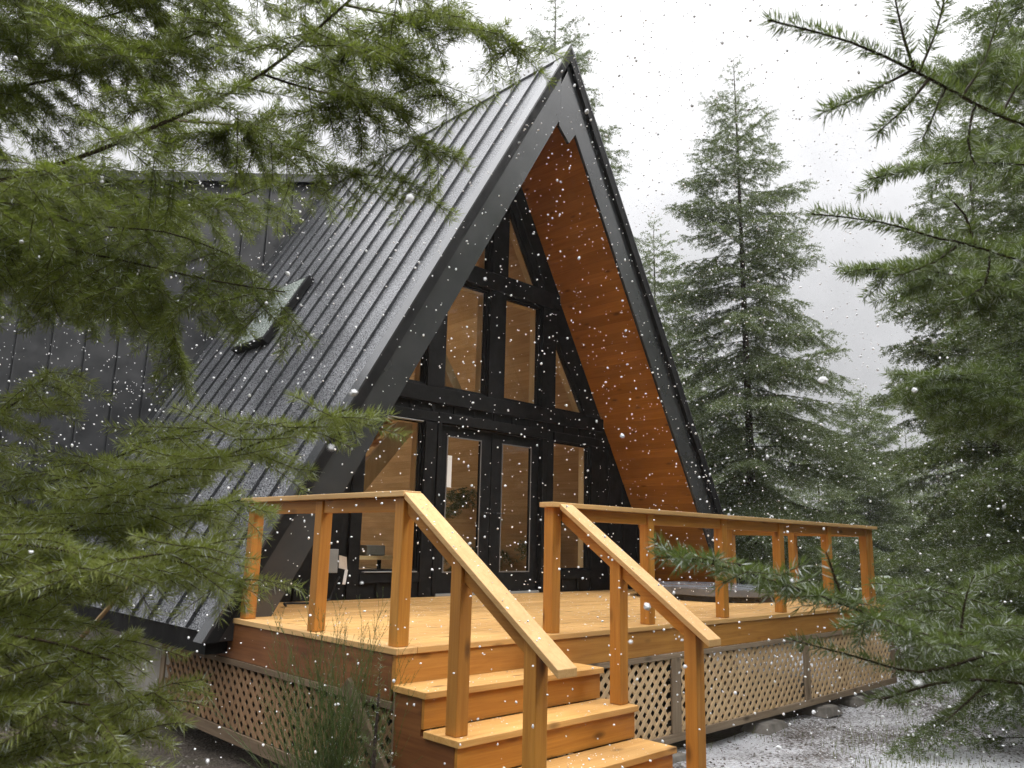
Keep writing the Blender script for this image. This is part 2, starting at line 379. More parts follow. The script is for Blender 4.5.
def needles(seg, spacing, ln, w, seed, th=(48, 72), flat=.6, tipgain=1.):
    rg = np.random.default_rng(seed); S = seg[seg[:, 10] > .5]
    A, B = S[:, 0:3], S[:, 3:6]; le = np.linalg.norm(B-A, axis=1); cnt = np.maximum(1, (le/spacing+rg.random(len(S))).astype(int))
    idx = np.repeat(np.arange(len(S)), cnt); n = len(idx); u = rg.random(n)[:, None]
    T = ((B-A)/le[:, None])[idx]; P = A[idx]*(1-u)+B[idx]*u
    upw = np.array([0, 0, 1.]); a = np.cross(T, upw); na = np.linalg.norm(a, axis=1, keepdims=True); a = np.where(na < .1, np.array([1., 0, 0]), a/np.maximum(na, 1e-6)); b = np.cross(a, T)
    az = rg.random(n)*2*np.pi; ca, sa = np.cos(az)[:, None], (np.sin(az)*flat)[:, None]
    R = ca*a+sa*b+.15*b; R /= np.linalg.norm(R, axis=1, keepdims=True)
    an = np.radians(rg.uniform(th[0], th[1], n))[:, None]; D = T*np.cos(an)+R*np.sin(an)
    lv = (ln*rg.uniform(.7, 1.15, n))[:, None]; W = np.cross(D, rg.normal(size=(n, 3))); W /= np.linalg.norm(W, axis=1, keepdims=True)+1e-9
    W = W*w*.5; bend = T*lv*.12
    v = np.empty((n, 4, 3)); v[:, 0] = P-W*.5; v[:, 1] = P+D*lv*.45-W; v[:, 2] = P+D*lv+bend; v[:, 3] = P+D*lv*.45+W
    tip = np.clip((S[idx, 9]-.45)*1.6, 0, 1)*(S[idx, 8] >= 1)*tipgain
    clump = rg.random(len(S))[idx]
    var = np.stack([.5*rg.random(n)+.5*clump, np.clip(tip*rg.random(n), 0, 1), rg.random(n)], 1)
    return v.reshape(-1, 3), var
def twigs(seg, minr=0., sides=4):
    S = seg[seg[:, 6] >= minr]; A, B = S[:, 0:3], S[:, 3:6]; T = B-A; T /= np.linalg.norm(T, axis=1, keepdims=True)+1e-9
    a = np.cross(T, np.array([.3, .2, .93])); a /= np.linalg.norm(a, axis=1, keepdims=True)+1e-9; b = np.cross(T, a)
    out = []
    for j in range(sides):
        c0, s0, c1, s1 = [f(2*np.pi*k/sides) for k in (j, j+1) for f in (math.cos, math.sin)]
        r0, r1 = S[:, 6:7], S[:, 7:8]; e0 = a*c0+b*s0; e1 = a*c1+b*s1
        out.append(np.stack([A+e0*r0, A+e1*r0, B+e1*r1, B+e0*r1], 1))
    return np.concatenate(out).reshape(-1, 3)

def conifer(name, x, y, H, R, seed, label, nb=120, z0=-1., base=.08, mat='needle_far', spacing=.010, ln=.035, w=.004, group=None, curve=.75, droop=.25, upper=0., cat='tree', P=None, lseg=(.22, .12, .10)):
    t = thing(name, (x, y, z0), label, cat, group)
    r = random.Random(seed); sk = Skel(seed+1)
    PP = dict(step=lseg, gap=(.12, .11, .1), droop=(droop, .9, .6), wob=.05, rad=.006, len=(.55, .26, .1), ang=50, nlvl=1, pair=.9, taper=.8, hang=.22, nt=.08, lift=.55)
    if P: PP.update(P)
    n = 16; lx, ly = r.uniform(-.1, .1)*min(1, H/9), r.uniform(-.1, .1)*min(1, H/9)
    def tp(f): return np.array([x+lx*f*f, y+ly*f*f, z0+H*f])
    rad = H*.008+.004
    MB().tube([tp(i/n) for i in range(n+1)], [rad*(1-i/n)**.9+.006 for i in range(n+1)], 9).build('trunk', M['bark'], t, smooth=True)
    for i in range(nb):
        f = base+(1-base)*(i+.5)/nb; f = 1-(1-f)**1.08
        az = i*2.39996+r.gauss(0, .25); le = R*((1-f)**curve)*r.choice((r.uniform(.6, .9), r.uniform(.85, 1.15)))+min(.16, H*.02)
        el = (-.18+.80*f**2.0+r.gauss(0, .13))+upper
        d = np.array([math.cos(az)*math.cos(el), math.sin(az)*math.cos(el), math.sin(el)])
        nn = np.array([0, 0, 1.])-d*d[2]; nn /= np.linalg.norm(nn)
        PB = dict(PP); PB['len'] = (min(PP['len'][0], le*.42), PP['len'][1], PP['len'][2])
        sk.shoot(tp(f), d, le, 0, 2 if le > .45 else 1, nn, PB)
    # leader
    sk.shoot(tp(.985), np.array([0, 0, 1.]), .35, 1, 2, np.array([1., 0, 0]), PP)
    sg = sk.arr()
    v, var = needles(sg, spacing, ln, w, seed+2)
    fastmesh('crown', v, 4, M[mat], t, var)
    fastmesh('branches', twigs(sg, .0015, 3), 4, M['bark'], t)
    return t
def copy_tree(o, parent=None):
    c = o.copy(); COL.objects.link(c); c.parent = parent
    for ch in o.children: copy_tree(ch, c)
    return c

exec_order = []
# ================================================================== GROUND
GZ = -1.03
def ground():
    nx = 220; xs = np.linspace(-1, 1, nx); g = np.sign(xs)*(np.abs(xs)**3)*400+xs*14
    X_, Y_ = np.meshgrid(g+2, g+2, indexing='ij'); d = np.hypot(X_-2, Y_-2)
    Z_ = GZ+.018*np.sin(X_*3.1+Y_*1.7)+.016*np.sin(Y_*4.3-X_*2.2)+.02*np.sin(X_*.9)*np.cos(Y_*1.1)
    Z_ = Z_+np.clip(d-60, 0, 400)*.004
    me = bpy.data.meshes.new('ground'); V = np.stack([X_, Y_, Z_], -1).reshape(-1, 3)
    F = [(i*nx+j, (i+1)*nx+j, (i+1)*nx+j+1, i*nx+j+1) for i in range(nx-1) for j in range(nx-1)]
    me.from_pydata(V.tolist(), [], F); me.materials.append(M['ground'])
    for p in me.polygons: p.use_smooth = True
    o = bpy.data.objects.new('ground', me); COL.objects.link(o); tag(o, 'wet gravel ground with thin patchy snow', kind='structure')
ground()

# ================================================================== CABIN
c, Yb, Yw, Ha, hb = 3.831, 2.158, 3.353, 6.848, 3.970
K = Ha/hb; Yend = 12.5; ZE = -.10
def hx(z, H): return (H-z)/K
cab = thing('cabin', (c, 7, GZ), 'black A-frame cabin with charcoal metal roof and orange wood soffit', 'cabin')
XZ = lambda a, b, t: (a, t, b)
HS = 6.11            # soffit plane height
# metal roof: two slabs; ribs in the same mesh (surface pattern)
ux = np.array([1., 0, K]); ux /= np.linalg.norm(ux)             # up-slope on left side
for sgn in (-1, 1):
    xe = sgn*hx(ZE, Ha)
    poly = [(c, Ha), (c+xe, ZE), (c+sgn*hx(ZE, Ha-.10), ZE), (c, Ha-.10)]
    YE = Yend if sgn > 0 else 7.75
    mb = MB().prism(poly, XZ, Yb, YE)
    nrm = Vector((sgn*K, 0, 1)).normalized()
    y = Yb+.36
    while y < YE:
        a = Vector((c+sgn*hx(Ha-.10, Ha), y, Ha-.10)); b = Vector((c+xe, y, ZE))
        mb.beam(a+nrm*.013, b+nrm*.013, .016, .034, up=nrm); y += .402
    mb.build('roof_panel', M['roof'], cab)
    # wooden slab under the metal: soffit outside, same planks inside
    MB().prism([(c, HS+.03), (c+sgn*hx(ZE, HS+.03), ZE), (c+sgn*hx(ZE, HS), ZE), (c, HS)], XZ, Yb+.04, Yw+.10).build('soffit', M['soffit'], cab)
    MB().prism([(c, HS+.03), (c+sgn*hx(0, HS+.03), 0), (c+sgn*hx(0, HS), 0), (c, HS)], XZ, Yw+.101, YE-.02).build('sloped_ceiling', M['interior'], cab)
    # dark core between metal and planks
    MB().prism([(c, Ha-.103), (c+sgn*hx(ZE+.01, Ha-.103), ZE+.01), (c+sgn*hx(ZE+.01, HS+.033), ZE+.01), (c, HS+.033)], XZ, Yb+.045, YE-.03).build('roof_core', M['black'], cab)
    # bargeboard
    Hin = HS-.04 if sgn < 0 else 5.93
    zb = -.17 if sgn < 0 else -.02
    yo = .0 if sgn < 0 else .03
    top = Ha-.20
    if sgn < 0:
        poly = [(c-.10, top+.17-.20*0), (c+sgn*hx(zb, top), zb), (c+sgn*hx(zb, Hin), zb), (c-.15, Hin-.15*K), (c-.15, top-.05*K)]
        poly = [(c-.0, top), (c+sgn*hx(zb, top), zb), (c+sgn*hx(zb, Hin), zb), (c-.15, Hin-.15*K), (c-.15, Hin+.35), (c, Hin+.62)]
    else:
        poly = [(c, top), (c+hx(zb, top), zb), (c+hx(zb, Hin), zb), (c+.16, Hin-.16*K+.06), (c+.04, 5.55), (c-.148, 5.72), (c-.148, Hin+.31), (c-.002, Hin+.60)]
    MB().prism(poly, XZ, Yb-.035+yo, Yb+.005+yo).build('bargeboard', M['charcoal'], cab, bevel=.004)
    # rake trim: folded metal proud of the board
    h0, h1 = Ha+.035, Ha-.196
    MB().prism([(c, h0), (c+sgn*hx(zb, h0), zb), (c+sgn*hx(zb, Ha-.005), zb), (c, Ha-.005)], XZ, Yb-.06, Yb+.10).build('rake_flashing', M['charcoal'], cab)
    MB().prism([(c, Ha-.008), (c+sgn*hx(zb, Ha-.008), zb), (c+sgn*hx(zb, h1), zb), (c, h1)], XZ, Yb-.055, Yb-.0).build('rake_flashing', M['black'], cab)
    # eave fascia + gutterless drip
    xa = c+sgn*hx(ZE, Ha)
    mb = MB().box(*(sorted((xa-sgn*.02, xa-sgn*.26))), Yb+.05, YE, ZE-.17, ZE-.005)
    mb.build('eave_fascia', M['black'], cab)
# ridge cap
MB().prism([(c-.13, Ha-.13*K+.05), (c, Ha+.06), (c+.13, Ha-.13*K+.05), (c+.12, Ha-.13*K+.02), (c, Ha+.03), (c-.12, Ha-.13*K+.02)], XZ, Yb-.06, Yend).build('ridge_cap', M['charcoal'], cab)

# front wall with openings
mir = lambda p: [(2*c-x, z) for x, z in reversed(p)]
rect = lambda x0, x1, z0, z1: [(x0, z0), (x1, z0), (x1, z1), (x0, z1)]
W_low_r = rect(4.94, 5.71, .29, 2.0); W_low_l = rect(1.93, 2.71, .29, 2.0)
W_mid_r = rect(3.985, 4.66, 2.45, 3.82); W_mid_l = mir(W_mid_r)
W_tri_r = [(4.96, 2.45), (5.63, 2.45), (4.96, 3.53)]; W_tri_l = mir(W_tri_r)
W_top_r = [(3.985, 4.10), (4.62, 4.10), (4.05, 5.12), (3.985, 5.12)]; W_top_l = mir(W_top_r)
doorhole = rect(2.97, 4.70, .0, 2.0)
wins = [(W_low_l, 'wide lower window left of the doors'), (W_low_r, None), (W_mid_l, None), (W_mid_r, None), (W_tri_l, None), (W_tri_r, None), (W_top_l, None), (W_top_r, None)]
Hw = HS
outer = [(c-hx(.002, Hw), .002), (2.97, .002), (2.97, 2.0), (4.70, 2.0), (4.70, .002), (c+hx(.002, Hw), .002), (c, Hw)]
MB().holed(outer, [list(w) for w, _ in wins], XZ, Yw, Yw+.10).build('front_wall', M['black'], cab)
def bar(x0, x1, z0, z1, pr, name, mat='black', d=0): return bx(x0, x1, Yw-pr, Yw-.001-d, z0, z1).build(name, M[mat], cab, bevel=.004)
def inside(poly, o):   # offset convex polygon by o (positive = shrink); poly may be either winding
    P_ = [Vector(p) for p in poly]; n = len(P_); area = sum(P_[i].x*P_[(i+1) % n].y-P_[(i+1) % n].x*P_[i].y for i in range(n)); s = 1 if area > 0 else -1
    res = []
    for i in range(n):
        a, b, d = P_[i-1], P_[i], P_[(i+1) % n]; e1 = (b-a).normalized(); e2 = (d-b).normalized()
        n1 = Vector((-e1.y, e1.x))*s; n2 = Vector((-e2.y, e2.x))*s; bi = n1+n2; k = o/max(.25, (bi.length_squared/2))
        res.append(tuple(b+bi*k))
    return res
for w, lab in wins:
    gl = inside(w, .03)
    fr = MB().holed(inside(w, .001), [inside(w, .020)], XZ, Yw+.02, Yw+.06).build('window', M['black'], cab, bevel=.002)
    MB().prism(inside(w, .019), XZ, Yw+.038, Yw+.044).build('pane', M['glass'], fr)
    MB().holed(inside(w, .0), [inside(w, .014)], XZ, Yw+.101, Yw+.19).build('jamb', M['jamb'], fr)
# posts, beams and rafters standing proud of the wall
pr = .055
bar(2.73, 2.90, .01, 2.0, .03, 'window_trim'); bar(5.72, 5.90, .01, 2.0, .03, 'window_trim'); bar(4.80, 4.93, .01, 2.0, .03, 'window_trim'); bar(1.78, 1.92, .01, 1.99, .03, 'window_trim')
bar(1.80, 2.90, 2.012, 2.12, .04, 'window_trim'); bar(4.94, 5.90, 2.012, 2.12, .04, 'window_trim')
bar(1.93, 2.72, .17, .275, .035, 'window_trim'); bar(4.95, 5.71, .17, .275, .035, 'window_trim')
bar(1.97, 2.68, 1.985, 1.999, .05, 'drip_flashing', 'plastic_grey')
bar(1.97, 2.68, .277, .289, .05, 'drip_flashing', 'plastic_grey')
bar(2.91, 2.968, .01, 2.01, .04, 'door_trim'); bar(4.702, 4.79, .01, 2.01, .04, 'door_trim'); bar(2.91, 4.79, 2.012, 2.13, .045, 'door_trim')
bar(c-hx(2.40, Hw)+.02, c+hx(2.40, Hw)-.02, 2.235, 2.42, pr, 'beam')
bar(c-hx(4.07, Hw)+.02, c+hx(4.07, Hw)-.02, 3.85, 4.07, pr, 'beam')
bar(c-.14, c+.14, 2.425, 3.845, .035, 'post'); bar(c-.14, c+.14, 4.075, 5.70, pr+.003, 'post')
bar(4.68, 4.945, 2.425, 3.845, .034, 'post'); bar(2*c-4.945, 2*c-4.68, 2.425, 3.845, .034, 'post')
for sgn in (-1, 1):
    MB().prism([(c+sgn*hx(4.08, Hw-.01), 4.08), (c, Hw-.01), (c, Hw-.42), (c+sgn*hx(4.08, Hw-.42), 4.08)], XZ, Yw-.03, Yw-.002).build('rafter', M['black'], cab)
# battens on the wall (board and batten)
k = 0
for x in np.arange(c-3.3, c+3.31, .33):
    zt = min(.16, Hw-abs(x-c)*K-.1)
    lim = Hw-abs(x-c)*K
    if abs(x-c) > 2.12 and lim > .4: bar(x-.02, x+.02, .01, min(lim-.05, 2.22), .02, 'batten')
    elif abs(x-c) > 1.0: bar(x-.02, x+.02, .01, .165, .02, 'batten')
    if abs(x-c) < 2.0: bar(x-.018, x+.018, 2.135, 2.23, .02, 'batten')
bar(c-2.0, c+2.0, 2.11+.02, 2.134, .012, 'batten')
# doors
for s_, x0 in ((-1, 2.97), (1, 3.838)):
    x1 = x0+.862
    g = rect(x0+.14, x1-.18 if s_ < 0 else x1-.15, .27, 1.865) if s_ < 0 else rect(x0+.185, x1-.155, .27, 1.865)
    dr = MB().holed(rect(x0+.004, x1-.004, .03, 1.99), [g], XZ, Yw+.03, Yw+.075).build('door', M['black'], cab, bevel=.003)
    MB().holed(inside(g, -.008), [inside(g, .007)], XZ, Yw+.022, Yw+.0295).build('glazing_bead', M['bead'], dr)
    MB().prism(inside(g, .001), XZ, Yw+.048, Yw+.054).build('pane', M['glass'], dr)
    hxk = x1-.06 if s_ < 0 else x0+.06
    MB().tube([(hxk, Yw+.03, .98), (hxk, Yw-.03, .98), (hxk-s_*.0-.09*(1 if s_ < 0 else -1), Yw-.035, .98)], .009, 8).build('handle', M['rubber'], dr)
bx(2.97, 4.70, Yw-.02, Yw+.12, .002, .028).build('threshold', M['plastic_grey'], cab)
# white strip on the left door glass
o = bx(3.12, 3.20, Yw+.040, Yw+.042, 1.26, 1.64).build('white_strip', M['white']); tag(o, 'narrow white strip inside the left door glass', 'glass_strip')

# interior
bx(c-3.4, c+3.4, Yw+.12, Yend-.2, -.05, .0).build('inside_floor', M['floor_in'], cab)
mb = MB()
for x in (-1.30, .4, 2.1, 3.8, 5.4, 6.9): mb.box(x-.05, x+.05, Yend-.5, Yend-.4, .001, min((6.74+.34*(x-3.75) if x < c else HS-K*(x-c)), 6.0)-.05)
mb.box(-1.3, 7.2, Yend-.49, Yend-.41, 2.3, 2.45); mb.build('rear_window_frame', M['black'], cab)
Yd = 7.70
bx(-1.35, c-3.4, Yd+.13, Yend-.2, -.25, .0).build('inside_floor', M['floor_in'], cab)
# dormer wing behind: its metal clad front wall rises out of the left roof slope
Yd = 7.70
top = lambda x: 6.74+.34*(x-3.75)
MB().prism([(-1.35, -.25), (-1.35, top(-1.35)), (3.72, top(3.72)), (c-hx(.0, Ha)+.35, -.25)], XZ, Yd, Yd+.12).build('dormer_wing', M['siding'], cab)
mb = MB()
for x in (-1.0, -.62, -.21, .20, .62, 1.02, 1.43, 1.84, 2.25, 2.66, 3.07):
    zb_ = max(-.2, Ha-K*abs(x-c)-.05); mb.box(x-.012, x+.012, Yd-.028, Yd-.001, zb_, top(x)-.05)
mb.build('siding_seam', M['siding'], cab)
for y0, y1 in ((Yd-.16, Yd+.25), (Yd+2.2, Yd+2.4), (Yend-.3, Yend)):
    MB().prism([(-1.6, top(-1.6)+.002), (-1.6, top(-1.6)+.14), (3.79, top(3.79)+.14), (3.79, top(3.79)+.002)], XZ, y0, y1).build('dormer_roof', M['charcoal'], cab)
MB().prism([(-1.3, top(-1.3)+.05), (-1.3, top(-1.3)+.06), (3.7, top(3.7)+.06), (3.7, top(3.7)+.05)], XZ, Yd+.251, Yend-.301).build('added_roof_glazing', M['glass'], cab)  # unseen glass roof added to let zenith light into the room
nl = Vector((-K, 0, 1)).normalized()
a = Vector((c-hx(1.3, Ha), Yd-.04, 1.3))+nl*.03; b = Vector((c-hx(6.5, Ha), Yd-.04, 6.5))+nl*.03
MB().beam(a, b, .09, .05, up=nl).build('step_flashing', M['charcoal'], cab)
# skylights on the left slope
def onroof(z, y, h): p = Vector((c-hx(z, Ha), y, z))+nl*h; return p
for (y0, y1, z0_, z1_) in ((5.15, 6.05, 3.0, 4.0),):
    def quad(h, e=0.): return [onroof(z0_-e, y0-e, h), onroof(z0_-e, y1+e, h), onroof(z1_+e, y1+e, h), onroof(z1_+e, y0-e, h)]
    vs = quad(.01)+quad(.11)
    sk_ = MB().add(vs, [(0, 1, 2, 3), (4, 7, 6, 5), (0, 4, 5, 1), (1, 5, 6, 2), (2, 6, 7, 3), (3, 7, 4, 0)]).build('skylight', M['black'], cab, bevel=.01)
    z0_ += .04; z1_ -= .04; y0 += .05; y1 -= .05
    vs = quad(.112)+quad(.12)
    MB().add(vs, [(0, 1, 2, 3), (4, 7, 6, 5), (0, 4, 5, 1), (1, 5, 6, 2), (2, 6, 7, 3), (3, 7, 4, 0)]).build('pane', M['skylight'], sk_)
# foundation
fd = MB().holed([(3.50, GZ-.1), (Yend, GZ-.1), (Yend, -.28), (3.50, -.28)], [[(4.35, -.62), (4.66, -.62), (4.66, -.38), (4.35, -.38)]], lambda a, b, t: (t, a, b), .10, .30).build('foundation', M['concrete'], cab)
bx(.24, .26, 4.36, 4.65, -.61, -.39).build('vent', M['dark_void'], fd)
bx(7.3, 7.5, 3.5, Yend, GZ-.1, -.05).build('foundation', M['concrete'], cab)
bx(.3, 7.4, Yend-.3, Yend-.1, GZ-.1, -.1).build('foundation', M['concrete'], cab)

# staircase seen through the lower left window
st = thing('inside_staircase', (2.1, 5.2, 0), 'wooden staircase with tan stringer inside the cabin behind the lower left window', 'staircase')
mb = MB()
for y in (4.7, 5.5):
    MB().beam((1.7, y, .1), (4.1, y, 2.9), .05, .26, up=(0, 0, 1)).build('stringer', M['jamb'], st)
for i in range(11):
    bx(1.72+i*.21, 1.98+i*.21, 4.73, 5.47, .20+i*.245, .24+i*.245).build('tread', M['interior_end'], st)
ib = thing('collar_brace', (3.4, 4.0, 2.4), 'tan diagonal timber brace inside the cabin behind the upper windows', 'brace')
MB().beam((3.30, 3.95, 3.15), (3.95, 3.95, 2.2), .10, .12, up=(0, 0, 1)).build('timber', M['jamb'], ib)
t = thing('side_table', (2.45, 4.0, 0), 'small table with two pale boxes inside behind the lower left window', 'table')
bx(2.1, 2.8, 3.75, 4.2, .40, .44).build('tabletop', M['jamb'], t)
for x in (2.13, 2.74):
    for y in (3.78, 4.14): bx(x, x+.035, y, y+.035, .0, .399).build('leg', M['black'], t)
o = bx(2.36, 2.62, 3.85, 4.05, .442, .56).build('storage_box', M['plastic_grey'], bevel=.01); tag(o, 'pale storage box on the table behind the lower left window', 'box')

# unseen lamps added to light the room behind the windows
for k_, (x, y, z, pw_) in enumerate(((2.2, 8.6, 2.15, 36), (4.2, 5.6, 3.55, 4))):
    lt = thing('added_lamp', (x, y, z), ['added unseen warm globe lamp hanging low deep inside the cabin', 'added unseen warm globe lamp hanging high under the cabin roof'][k_], 'lamp', 'unseen globe lamps added to light the room')
    ball = []
    gm = bpy.data.meshes.new('globe'); import bmesh as _b
    bm = _b.new(); _b.ops.create_uvsphere(bm, u_segments=20, v_segments=12, radius=.10); bm.to_mesh(gm); bm.free(); gm.materials.append(M['glow'])
    go = bpy.data.objects.new('globe', gm); COL.objects.link(go); go.parent = lt
    MB().tube([(x, y, z+.10), (x, y, z+.6)], .006, 6).build('cord', M['rubber'], lt)
    ld = bpy.data.lights.new('bulb', 'POINT'); ld.energy = pw_; ld.color = (1, .80, .52); ld.shadow_soft_size = .12
    lo = bpy.data.objects.new('bulb', ld); COL.objects.link(lo); lo.parent = lt; lo.location = (0, 0, -.24)
# electrical box and cable on the front wall
e = thing('outlet_box', (1.63, Yw-.05, .38), 'grey outdoor outlet box with white open flap on the black wall', 'outlet box')
bx(1.50, 1.62, Yw-.09, Yw-.021, .28, .52).build('box_body', M['plastic_grey'], e, bevel=.005)
MB().add([(1.625, Yw-.10, .46), (1.70, Yw-.12, .44), (1.73, Yw-.10, .31), (1.64, Yw-.08, .33), (1.625, Yw-.09, .46), (1.70, Yw-.11, .44), (1.73, Yw-.09, .31), (1.64, Yw-.07, .33)],
         [(0, 1, 2, 3), (7, 6, 5, 4), (0, 4, 5, 1), (1, 5, 6, 2), (2, 6, 7, 3), (3, 7, 4, 0)]).build('flap', M['white'], e)
MB().beam((1.72, Yw-.10, .31), (1.66, Yw-.16, .17), .03, .012).build('plug', M['white'], e)
pts = [(.78, 2.75, .02), (.82, 2.86, .03), (.95, 2.93, .025), (1.12, 2.92, .02), (1.28, 3.0, .015), (1.40, 3.16, .012), (1.55, 3.26, .02), (1.62, 3.27, .2), (1.64, 3.25, .24)]
o = MB().tube(pts, .011, 8).build('power_cord', M['rubber'], smooth=True); tag(o, 'black power cord lying on the deck below the outlet box', 'cord')

# ================================================================== DECK
LX = 7.30
dk = thing('deck', (3.6, 1.6, GZ), 'raised cedar deck with lattice skirting in front of the cabin', 'deck')
mb = MB(); y = .146
while y < Yw-.05:
    x0, x1 = 0.15, LX-.005
    if y > Yb-.05:
        pass
    cut = [x0, x1]
    j = rnd.uniform(1.2, 6.0); 
    y1 = min(y+.138, Yw-.001)
    mb.box(x0, j-.002, y+.004, y1, -.036, 0); mb.box(j+.002, x1, y+.004, y1, -.036, 0); y += .146
mb.build('decking', M['deck'], dk, bevel=.003)
bx(-.012, .145, 0.0-.012, 2.30, -.037, .001).build('edge_board', M['cap_y'], dk, bevel=.004)
bx(.148, LX+.012, -.012, .143, -.037, .001).build('edge_board', M['deck'], dk, bevel=.004)
bx(0, LX, 0.002, .04, -.235, -.038).build('fascia', M['fascia_x'], dk, bevel=.004)
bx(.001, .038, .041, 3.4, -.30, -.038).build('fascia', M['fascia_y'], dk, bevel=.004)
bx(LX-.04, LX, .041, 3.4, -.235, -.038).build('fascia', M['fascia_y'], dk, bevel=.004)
for y in np.arange(.5, 3.3, .8): bx(.05, LX-.05, y, y+.04, -.23, -.04).build('joist', M['grey_x'], dk)
def lattice(a0, a1, z0, z1, fn, mat, pitch=.108, wd=.036, name='lattice_panel'):
    mb = MB()
    for layer, sl in ((0, 1), (1, -1)):
        s = -3.0+rnd.random()*.05
        while s < (a1-a0)+3.0:
            # line a = a0 + s + sl*(z-z0) ; clip in the rectangle
            t0, t1 = 0., z1-z0
            aa = lambda t: a0+s+sl*t
            lo, hi = ((a0-a0-s)/sl, (a1-a0-s)/sl); lo, hi = min(lo, hi), max(lo, hi)
            t0, t1 = max(t0, lo), min(t1, hi)
            if t1-t0 > .01:
                w2 = wd*.7071; th = .008*layer
                ps = [(aa(t0)-w2, z0+t0), (aa(t0)+w2, z0+t0), (aa(t1)+w2, z0+t1), (aa(t1)-w2, z0+t1)]
                ps = [(min(max(p, a0-.01), a1+.01), z) for p, z in ps]
                mb.add([fn(p, z, th) for p, z in ps]+[fn(p, z, th+.0075) for p, z in ps], [(0, 1, 2, 3), (7, 6, 5, 4), (0, 4, 5, 1), (1, 5, 6, 2), (2, 6, 7, 3), (3, 7, 4, 0)])
            s += pitch*1.0
    return mb.build(name, M[mat], dk)
FX = lambda a, z, t: (a, .012+t, z)
FY = lambda a, z, t: (.012+t, a, z)
bz = -.255; zb0, zb1 = -.93, -.865
div = [(.0, .09), (2.80, 2.93), (5.14, 5.26), (7.42, 7.52)]
for (p, q) in zip(div[:-1], div[1:]): lattice(p[1]-.01, q[0]+.01, zb1-.01, -.285, FX, 'lattice')
for a, b_ in div: bx(a, b_, -.008, .010, zb1+.001, -.281).build('skirt_stile', M['grey_z'], dk, bevel=.003)
bx(0, 7.52, -.008, .010, zb0, zb1).build('skirt_rail', M['grey_x'], dk, bevel=.004)
bx(0, 7.50, -.005, .011, -.28, -.237).build('skirt_rail', M['grey_x'], dk, bevel=.003)
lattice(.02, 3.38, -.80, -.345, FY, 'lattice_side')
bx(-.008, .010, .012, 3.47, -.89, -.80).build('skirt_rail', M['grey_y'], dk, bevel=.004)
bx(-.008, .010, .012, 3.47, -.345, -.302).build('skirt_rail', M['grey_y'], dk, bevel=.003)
bx(-.008, .010, 3.38, 3.47, -.799, -.346).build('skirt_stile', M['grey_z'], dk, bevel=.003)
for x in (2.2, 4.3, 6.9): 
    for y in (.35, 2.2): bx(x, x+.09, y, y+.09, GZ-.02, -.24).build('pier_post', M['grey_z'], dk)
# concrete pier blocks peeping out below the skirt
for i, (x, y, s) in enumerate(((2.62, -.10, .16), (4.35, .02, .22), (5.55, .02, .20), (6.35, .05, .17))):
    pb = MB().add([(x-s, y-s*.7, GZ-.02), (x+s, y-s*.7, GZ-.02), (x+s, y+s*.7, GZ-.02), (x-s, y+s*.7, GZ-.02), (x-s*.7, y-s*.5, -.96), (x+s*.7, y-s*.5, -.96), (x+s*.7, y+s*.5, -.96), (x-s*.7, y+s*.5, -.96)],
                  [(0, 1, 2, 3), (7, 6, 5, 4), (0, 4, 5, 1), (1, 5, 6, 2), (2, 6, 7, 3), (3, 7, 4, 0)]).build('pier_block', M['concrete_dark'], bevel=.01)
    tag(pb, ['small dark pier block beside the foot of the right stair post', 'broad dark pier block under the middle of the front lattice', 'dark pier block under the right lattice panel beside the divider', 'small dark pier block nearest the right end of the lattice'][i], 'pier block', 'pier blocks under the deck')

# stairs
sx1 = 1.54; TD, RS = .2953, .2017
stt = thing('porch_stairs', (.77, -.6, GZ), 'four cedar steps leading up from the gravel to the deck', 'stairs')
for i in range(1, 5):
    yf = -TD*i; z = -RS*i
    ty0 = yf-.012; w = (TD)/2-.003
    bx(-.015, sx1+.012, ty0, yf+TD-.004 if i > 1 else -.003-.0, z-.038, z).build('tread', M['tread'], stt, bevel=.004)
    bx(.0, sx1-.003, yf+.012, yf+.035, max(z-RS+.0005, GZ), z-.039).build('riser', M['cedar_x'], stt, bevel=.002)
for x in (.036, sx1-.065):
    pass
prof = [(-.035+.0, -.24)]
prof = [(.0, -.245), (-TD+.04, -.245), (-TD+.04, -.2417-RS), (-2*TD+.04, -.2417-RS), (-2*TD+.04, -.2417-2*RS), (-3*TD+.04, -.2417-2*RS), (-3*TD+.04, -.2417-3*RS), (-4*TD+.04, -.2417-3*RS), (-4*TD+.04, GZ-.01), (-2*TD, GZ-.01), (-.0, -.75)]
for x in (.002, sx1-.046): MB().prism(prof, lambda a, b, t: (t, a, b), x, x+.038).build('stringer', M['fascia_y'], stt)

# railings
PW = .089; HR = .93; CT = .036; CWd = .14
def post(x, y, z0, z1, par, cut=None): return bx(x, x+PW, y, y+PW, z0, z1).build('post', M['cedar_z'], par, bevel=.005)
lr = thing('left_railing', (.06, 1.1, 0), 'cedar railing along the left edge of the deck, left of the stairs', 'railing', None); lr.name = 'deck_railing'
for y in (.03, .98, 1.99): post(.02, y, .002, HR-CT-.001, lr)
bx(-.015, .125, -.006, 2.17, HR-CT, HR).build('cap_rail', M['cap_y'], lr, bevel=.004)
for a, b_ in ((.121, .978), (1.071, 1.988)): bx(.035, .073, a, b_, HR-CT-.091, HR-CT-.002).build('sub_rail', M['cedar_y'], lr, bevel=.003)
rr = thing('deck_railing', (4.2, .06, 0), 'long cedar railing along the front and right side of the deck', 'railing')
fx = (1.375, 2.54, 3.69, 4.80, 5.92, 7.06)
for x in fx: post(x, .03, .002, HR-CT-.001, rr)
post(7.06-.093, .034, .002, HR-CT-.001, rr)
